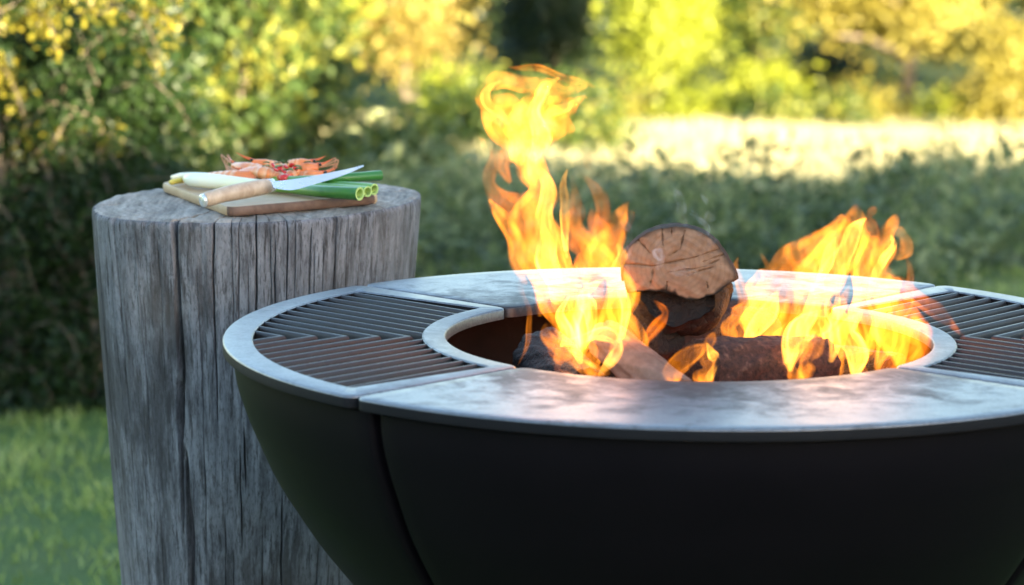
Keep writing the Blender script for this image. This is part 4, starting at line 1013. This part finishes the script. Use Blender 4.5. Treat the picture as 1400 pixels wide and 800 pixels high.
def tongue(root, pts, wpx, Y, mat, seed, shell=.0022, flat=.62, dY=.02, amp=1.0):
    """one tongue: swept, hollow, tapering shell. pts px polyline, wpx full width in px at each point"""
    r = np.random.default_rng(seed); n = len(pts); NS, NC = max(18, n * 7), 18
    P = np.array([tuple(at(p[0], p[1], (p[2] if len(p) > 2 else Y))) for p in pts]); P[:, 1] += np.cumsum(r.normal(size=n)) * dY * .5
    tt = np.linspace(0, n - 1, NS); C = cr(P, tt); Wd = np.maximum(cr(np.array(wpx, float), tt), .25) * .5 * Y / F
    T = np.gradient(C, axis=0); T /= np.linalg.norm(T, axis=1)[:, None]
    ds_ = np.maximum(np.linalg.norm(np.gradient(C, axis=0), axis=1), 1e-6); kap = np.linalg.norm(np.gradient(T, axis=0), axis=1) / ds_
    lim = .62 / np.maximum(kap, 1e-3); lim = np.minimum.reduce([np.roll(np.pad(lim, 3, mode='edge'), q)[3:-3] for q in (-2, -1, 0, 1, 2)])
    Wd = np.minimum(Wd, lim); Wd = np.convolve(np.pad(Wd, 2, mode='edge'), [.15, .2, .3, .2, .15], 'valid')
    tw = r.random() * 3; view = np.array([.25 * math.sin(tw), 1, .1])
    Sd = np.cross(T, view); Sd /= np.linalg.norm(Sd, axis=1)[:, None]; Dd = np.cross(Sd, T)
    f = np.linspace(0, 1, NS); a = np.linspace(0, 2 * np.pi, NC, endpoint=False)
    FF, AA = np.meshgrid(f, a, indexing='ij'); Wm = Wd[:, None]
    L = np.sum(np.linalg.norm(np.diff(C, axis=0), axis=1)); kk = L / .05
    rad = Wm * (1 + .16 * np.sin(AA * 2 + FF * kk * 1.7 + r.random() * 6) + .12 * np.sin(AA * 3 - FF * kk * 2.6 + r.random() * 6) + .06 * np.sin(AA * 5 + FF * kk * 4.1 + r.random() * 6))
    V = []
    sh = np.minimum(shell, Wm * .55)
    i0_, i1_ = max(2, int(NS * .10)), NS - 1 - max(2, int(NS * .10))
    e_o = np.where((FF <= 0) | (FF >= 1), 0.0, 1.0)
    ii = np.arange(NS)[:, None] * np.ones((1, NC)); e_i = np.clip(np.minimum((ii - i0_) / 4, (i1_ - ii) / 4), 0, 1)
    for rr in (rad * e_o, np.maximum(rad - sh, Wm * .25) * e_i):
        Q = C[:, None, :] + Sd[:, None, :] * (np.cos(AA) * rr)[..., None] + Dd[:, None, :] * (np.sin(AA) * rr * flat)[..., None]
        V.append(Q.reshape(-1, 3))
    V = np.concatenate(V)
    # licking motion frozen: smooth warp of the whole shell
    x, y, z = V[:, 0].copy(), V[:, 1].copy(), V[:, 2].copy()
    wz = .0032 * amp * np.sin(z * 62 + seed * 1.3 + x * 25) + .0016 * amp * np.sin(z * 131 + seed + y * 40)
    V[:, 0] += wz; V[:, 1] += .006 * amp * np.sin(z * 47 + seed * .7 + x * 30); V[:, 2] += .0018 * amp * np.sin(x * 120 + seed)
    idx = np.arange(NS * NC).reshape(NS, NC); A_ = idx[:-1]; B_ = idx[1:]
    q = np.stack([A_.ravel(), np.roll(A_, -1, 1).ravel(), np.roll(B_, -1, 1).ravel(), B_.ravel()], 1)
    Fs = [tuple(x) for x in q] + [tuple(x[::-1] + NS * NC) for x in q[i0_ * NC:i1_ * NC]]
    V = V - np.array(root.location)
    me = mesh_py('tongue', V, Fs)
    bq = bmesh.new(); bq.from_mesh(me); bmesh.ops.delete(bq, geom=[x for x in bq.verts if not x.link_faces], context='VERTS'); bmesh.ops.remove_doubles(bq, verts=bq.verts[:], dist=1e-7); bq.to_mesh(me); bq.free()
    # outward normals on the outer skin
    ctr = V[:NC].mean(0); pl = me.polygons[NC * (NS // 2)]
    i0 = NS // 2; cc_ = V[i0 * NC:(i0 + 1) * NC].mean(0)
    if pl.normal.dot(pl.center - Vector(cc_)) < 0: me.flip_normals()
    return link('tongue', me, mat, root)
def flame(base, label, group='flames in the fire bowl'):
    return empty('flame', base, label, 'flame', group)
fl = flame(at(785, 505, 3.30), 'tall yellow orange flame rising at the left of the big log')
Hh, Mm, Dm = M['flame_hot'], M['flame'], M['flame_dim']
LT = [
 (Mm, [(812, 512), (785, 455), (752, 400), (735, 345), (724, 300), (738, 255), (722, 212), (700, 175), (676, 150), (656, 132)], [6, 44, 54, 50, 40, 40, 44, 50, 40, 3], 3.30, 1),
 (Hh, [(800, 500), (775, 440), (760, 385), (745, 330), (742, 285), (752, 250), (735, 222)], [3, 22, 30, 26, 20, 16, 2], 3.28, 2),
 (Mm, [(735, 262), (722, 220), (735, 180), (752, 152), (780, 140), (806, 128)], [6, 36, 44, 40, 26, 2], 3.32, 3),
 (Mm, [(660, 150), (664, 122), (690, 112), (725, 118), (760, 122), (800, 118)], [3, 26, 22, 24, 22, 2], 3.31, 4),
 (Mm, [(692, 88), (720, 90), (752, 96), (782, 108), (810, 121)], [2, 9, 13, 13, 2], 3.33, 5),
 (Hh, [(718, 250), (735, 215), (742, 182), (728, 150), (742, 120), (770, 108)], [2, 16, 22, 16, 14, 2], 3.30, 6),
 (Dm, [(735, 300), (700, 285), (678, 268), (668, 245), (680, 215), (672, 195)], [12, 34, 26, 16, 18, 2], 3.34, 7),
 (Mm, [(722, 385), (706, 340), (690, 300), (672, 272), (668, 258)], [8, 20, 22, 12, 2], 3.33, 8),
 (Mm, [(820, 470), (845, 420), (840, 375), (812, 340), (790, 300), (784, 262), (778, 235)], [8, 34, 36, 30, 20, 12, 2], 3.28, 9),
 (Hh, [(838, 480), (852, 425), (846, 380), (850, 345), (840, 325)], [3, 14, 16, 12, 2], 3.26, 10),
 (Mm, [(800, 392), (826, 345), (838, 312), (850, 295), (866, 280)], [8, 34, 28, 18, 2], 3.30, 11),
 (Dm, [(812, 360), (815, 320), (828, 290), (818, 262), (800, 245)], [8, 26, 22, 16, 2], 3.32, 12),
 (Hh, [(775, 360), (768, 320), (778, 285), (770, 255), (776, 235)], [2, 12, 14, 8, 2], 3.29, 13),
 (Mm, [(835, 515), (800, 500), (770, 475), (752, 448), (748, 430)], [5, 26, 22, 14, 2], 3.20, 14),
 (Hh, [(820, 515), (845, 470), (815, 452), (780, 462), (758, 450)], [4, 22, 20, 12, 2], 3.20, 15),
 (Mm, [(842, 510), (866, 470), (850, 430), (858, 395), (848, 360)], [4, 36, 36, 24, 2], 3.24, 16),
 (Mm, [(712, 502), (722, 470), (720, 435), (714, 400), (722, 360), (716, 325)], [1.5, 8, 7, 6, 7, 1.5], 3.27, 17),
 (Dm, [(775, 520), (760, 500), (768, 478), (778, 460)], [16, 26, 20, 2], 3.20, 18),
 (Dm, [(880, 470), (892, 450), (905, 430), (895, 410)], [5, 22, 18, 2], 3.22, 19),
 (Mm, [(745, 430), (738, 400), (748, 370), (740, 340)], [5, 18, 16, 2], 3.34, 20),
 (Dm, [(765, 440), (790, 400), (800, 350), (780, 310), (795, 275)], [6, 40, 44, 34, 2], 3.34, 21),
 (Hh, [(795, 470), (812, 425), (800, 395), (822, 372)], [3, 18, 16, 2], 3.25, 22),
 (Dm, [(700, 250), (690, 225), (700, 195), (690, 170)], [6, 28, 30, 3], 3.35, 23),
 (Mm, [(770, 420), (752, 370), (738, 320), (728, 285), (716, 262)], [10, 52, 54, 40, 3], 3.33, 24),
 (Dm, [(830, 430), (818, 380), (826, 338), (812, 305), (806, 280)], [12, 48, 46, 30, 3], 3.33, 25),
 (Mm, [(716, 225), (704, 195), (712, 165), (736, 140), (748, 112)], [8, 42, 48, 36, 3], 3.34, 26),
 (Dm, [(742, 205), (758, 175), (776, 155), (796, 142)], [8, 40, 34, 3], 3.35, 27),
 (Hh, [(700, 180), (684, 158), (668, 140), (672, 122), (690, 112)], [2, 12, 14, 10, 2], 3.29, 28),
 (Dm, [(848, 350), (842, 320), (856, 298), (850, 284)], [8, 30, 22, 2], 3.31, 29),
 (Hh, [(742, 180), (752, 158), (772, 146), (792, 134)], [2, 12, 12, 2], 3.30, 30),
 (Dm, [(660, 200), (664, 190), (658, 182)], [1, 8, 1], 3.32, 64),
 (Dm, [(808, 232), (800, 218), (806, 204)], [1, 10, 1], 3.33, 65),
 (Mm, [(760, 500), (780, 460), (812, 430), (840, 400)], [8, 34, 38, 4], 3.24, 66),
]
for mt, p, wd, Y, sd in LT: tongue(fl, p, [q * 1.12 for q in wd], Y, mt, sd, .0024 if mt is Hh else (.012 if mt is Dm else .009))
fr_ = flame(at(1150, 505, 3.30), 'broad yellow flame rising beside the right grill grate')
RT = [
 (Mm, [(1150, 520), (1120, 460), (1110, 405), (1135, 360), (1160, 325), (1172, 300), (1176, 281)], [8, 60, 72, 64, 50, 30, 2], 3.32, 31),
 (Hh, [(1140, 515), (1128, 450), (1130, 400), (1150, 355), (1175, 318), (1190, 300)], [4, 26, 30, 26, 20, 2], 3.29, 32),
 (Mm, [(1180, 500), (1185, 440), (1190, 390), (1200, 350), (1212, 318), (1218, 290)], [8, 46, 52, 46, 32, 3], 3.33, 33),
 (Mm, [(1190, 405), (1206, 370), (1208, 338), (1219, 322), (1234, 326), (1241, 342), (1234, 357), (1221, 360)], [8, 34, 32, 26, 24, 20, 12, 2], 3.31, 34),
 (Mm, [(1060, 500), (1050, 450), (1062, 405), (1090, 372), (1118, 345), (1145, 312), (1150, 296)], [8, 50, 48, 44, 36, 20, 2], 3.34, 35),
 (Hh, [(1085, 510), (1080, 465), (1100, 440), (1135, 432), (1160, 420)], [5, 36, 36, 28, 2], 3.24, 36),
 (Mm, [(1230, 505), (1225, 465), (1205, 430), (1212, 395), (1200, 370)], [8, 44, 40, 26, 2], 3.28, 37),
 (Dm, [(1262, 500), (1258, 470), (1240, 440), (1228, 412), (1215, 395)], [10, 30, 34, 24, 2], 3.30, 38),
 (Dm, [(1160, 420), (1210, 392), (1240, 400), (1268, 415), (1290, 432), (1312, 460)], [6, 26, 26, 20, 16, 2], 3.36, 39),
 (Mm, [(1002, 462), (1000, 440), (1015, 420), (1008, 385), (1000, 360), (1004, 343)], [5, 28, 22, 12, 9, 1.5], 3.36, 40),
 (Mm, [(1010, 470), (1040, 440), (1030, 405), (1036, 375), (1050, 362), (1044, 341)], [6, 44, 40, 22, 12, 1.5], 3.38, 41),
 (Hh, [(1018, 478), (1030, 445), (1052, 425), (1072, 400)], [4, 24, 22, 2], 3.34, 42),
 (Hh, [(1170, 520), (1175, 480), (1160, 450), (1172, 420)], [5, 34, 30, 2], 3.23, 43),
 (Dm, [(1185, 345), (1196, 318), (1186, 300), (1198, 288)], [6, 26, 20, 2], 3.35, 44),
 (Mm, [(1110, 520), (1100, 490), (1118, 462), (1108, 440)], [8, 40, 34, 2], 3.20, 45),
 (Dm, [(1090, 380), (1120, 340), (1140, 318), (1148, 305)], [6, 28, 24, 2], 3.36, 46),
 (Hh, [(1180, 410), (1192, 375), (1205, 350), (1218, 330), (1212, 312)], [2, 12, 14, 10, 2], 3.30, 47),
 (Hh, [(1128, 405), (1120, 380), (1138, 350), (1152, 330)], [2, 14, 16, 2], 3.30, 48),
 (Dm, [(1215, 520), (1232, 485), (1250, 455), (1244, 430)], [10, 36, 34, 2], 3.27, 49),
]
for mt, p, wd, Y, sd in RT: tongue(fr_, p, [q * (1.0 if mt is Hh else 1.28) for q in wd], Y, mt, sd, .0024 if mt is Hh else (.012 if mt is Dm else .009))
def fill(root, n, x0, x1, y0, y1, hmin, hmax, Y0, Y1, seed, lean=0):
    r = random.Random(seed)
    for i in range(n):
        x = r.uniform(x0, x1); y = r.uniform(y0, y1); h = r.uniform(hmin, hmax); w_ = r.uniform(16, 40); s_ = r.choice((-1, 1)); Y = r.uniform(Y0, Y1)
        p = [(x, y), (x + s_ * r.uniform(4, 14), y - h * .3), (x + lean * h * .5 - s_ * r.uniform(2, 12), y - h * .65), (x + lean * h + s_ * r.uniform(0, 10), y - h)]
        tongue(root, p, [w_ * .35, w_, w_ * .7, 1], Y, r.choice((Mm, Dm, Dm, Hh if w_ < 26 else Mm)), seed * 50 + i, .004)
fill(fl, 11, 755, 860, 470, 520, 70, 140, 3.22, 3.36, 7)
fill(fr_, 14, 1045, 1245, 480, 520, 70, 150, 3.22, 3.38, 8, .05)
fill(fr_, 5, 1005, 1060, 440, 480, 50, 90, 3.3, 3.4, 9)
for mt, p, wd, Y, sd in [(Dm, [(1030, 500), (1012, 470), (1000, 445), (1010, 415)], [14, 46, 40, 3], 3.36, 171), (Mm, [(1050, 490), (1022, 455), (1030, 420), (1052, 395)], [10, 44, 46, 3], 3.37, 172), (Dm, [(1080, 440), (1062, 405), (1078, 375), (1092, 358)], [14, 50, 40, 3], 3.38, 173), (Dm, [(1235, 520), (1262, 480), (1252, 450), (1236, 425)], [18, 40, 36, 3], 3.3, 174), (Dm, [(1190, 470), (1215, 430), (1228, 400), (1232, 380)], [14, 50, 40, 3], 3.36, 175)]:
    tongue(fr_, p, wd, Y, mt, sd, .012)
# the fire's own light
for nm, (px, py, Y, e) in {'fire_glow': (800, 480, 3.30, .05), 'fire_glow_2': (1130, 475, 3.32, .08)}.items():
    ld = bpy.data.lights.new('fire_glow', 'POINT'); ld.energy = e; ld.color = (1.0, .42, .10); ld.shadow_soft_size = .05
    lo = bpy.data.objects.new('fire_glow', ld); COL.objects.link(lo); lo.location = at(px, py, Y)
ff = flame(at(950, 520, 3.16), 'small orange flame licking up in front of the big log')
for mt, p, wd, sd in [(Mm, [(955, 528), (972, 500), (966, 472), (970, 450)], [24, 38, 24, 2], 61), (Mm, [(920, 522), (925, 498), (945, 478), (962, 462)], [14, 34, 22, 2], 62), (Hh, [(968, 528), (976, 505), (968, 485), (966, 470)], [8, 16, 12, 2], 63)]:
    tongue(ff, p, wd, 3.16, mt, sd)
# wisps of smoke curling off the hot log
g = NT('smoke wisp'); n1 = g.noise(g.coord(scale=(1, 1, .5)), 60, 3, .6, 1.0)
pv = g.n('VolumePrincipled'); pv.inputs['Color'].default_value = (.85, .9, 1, 1); g.l(g.math('MULTIPLY', g.ramp(n1, [(.4, 0), (.65, 1)]), 26.0), pv.inputs['Density']); g.l(pv.outputs[0], g.out.inputs['Volume']); M['smoke'] = g.m
sm = empty('smoke', at(935, 316, 3.30), 'thin pale smoke wisps curling off the big log', 'smoke')
for p, wd, sd in [([(952, 322), (958, 310), (948, 300), (938, 296)], [3, 7, 6, 1], 81), ([(960, 330), (966, 316), (958, 302), (950, 290)], [2, 5, 5, 1], 82), ([(862, 345), (850, 330), (856, 314), (845, 296), (852, 278)], [3, 10, 12, 10, 1], 83), ([(962, 335), (972, 318), (962, 300), (970, 282), (960, 262)], [3, 9, 12, 12, 1], 86), ([(935, 312), (928, 296), (936, 280), (926, 262)], [2, 10, 12, 1], 87), ([(895, 368), (900, 350), (893, 335), (902, 322)], [3, 12, 12, 2], 84), ([(960, 378), (945, 374), (930, 368), (915, 366)], [2, 8, 9, 2], 85)]:
    o = tongue(sm, p, [q * 1.9 for q in wd], 3.255, M['smoke'], sd, .02, .7); o.name = 'wisp'; o.data.name = 'wisp'
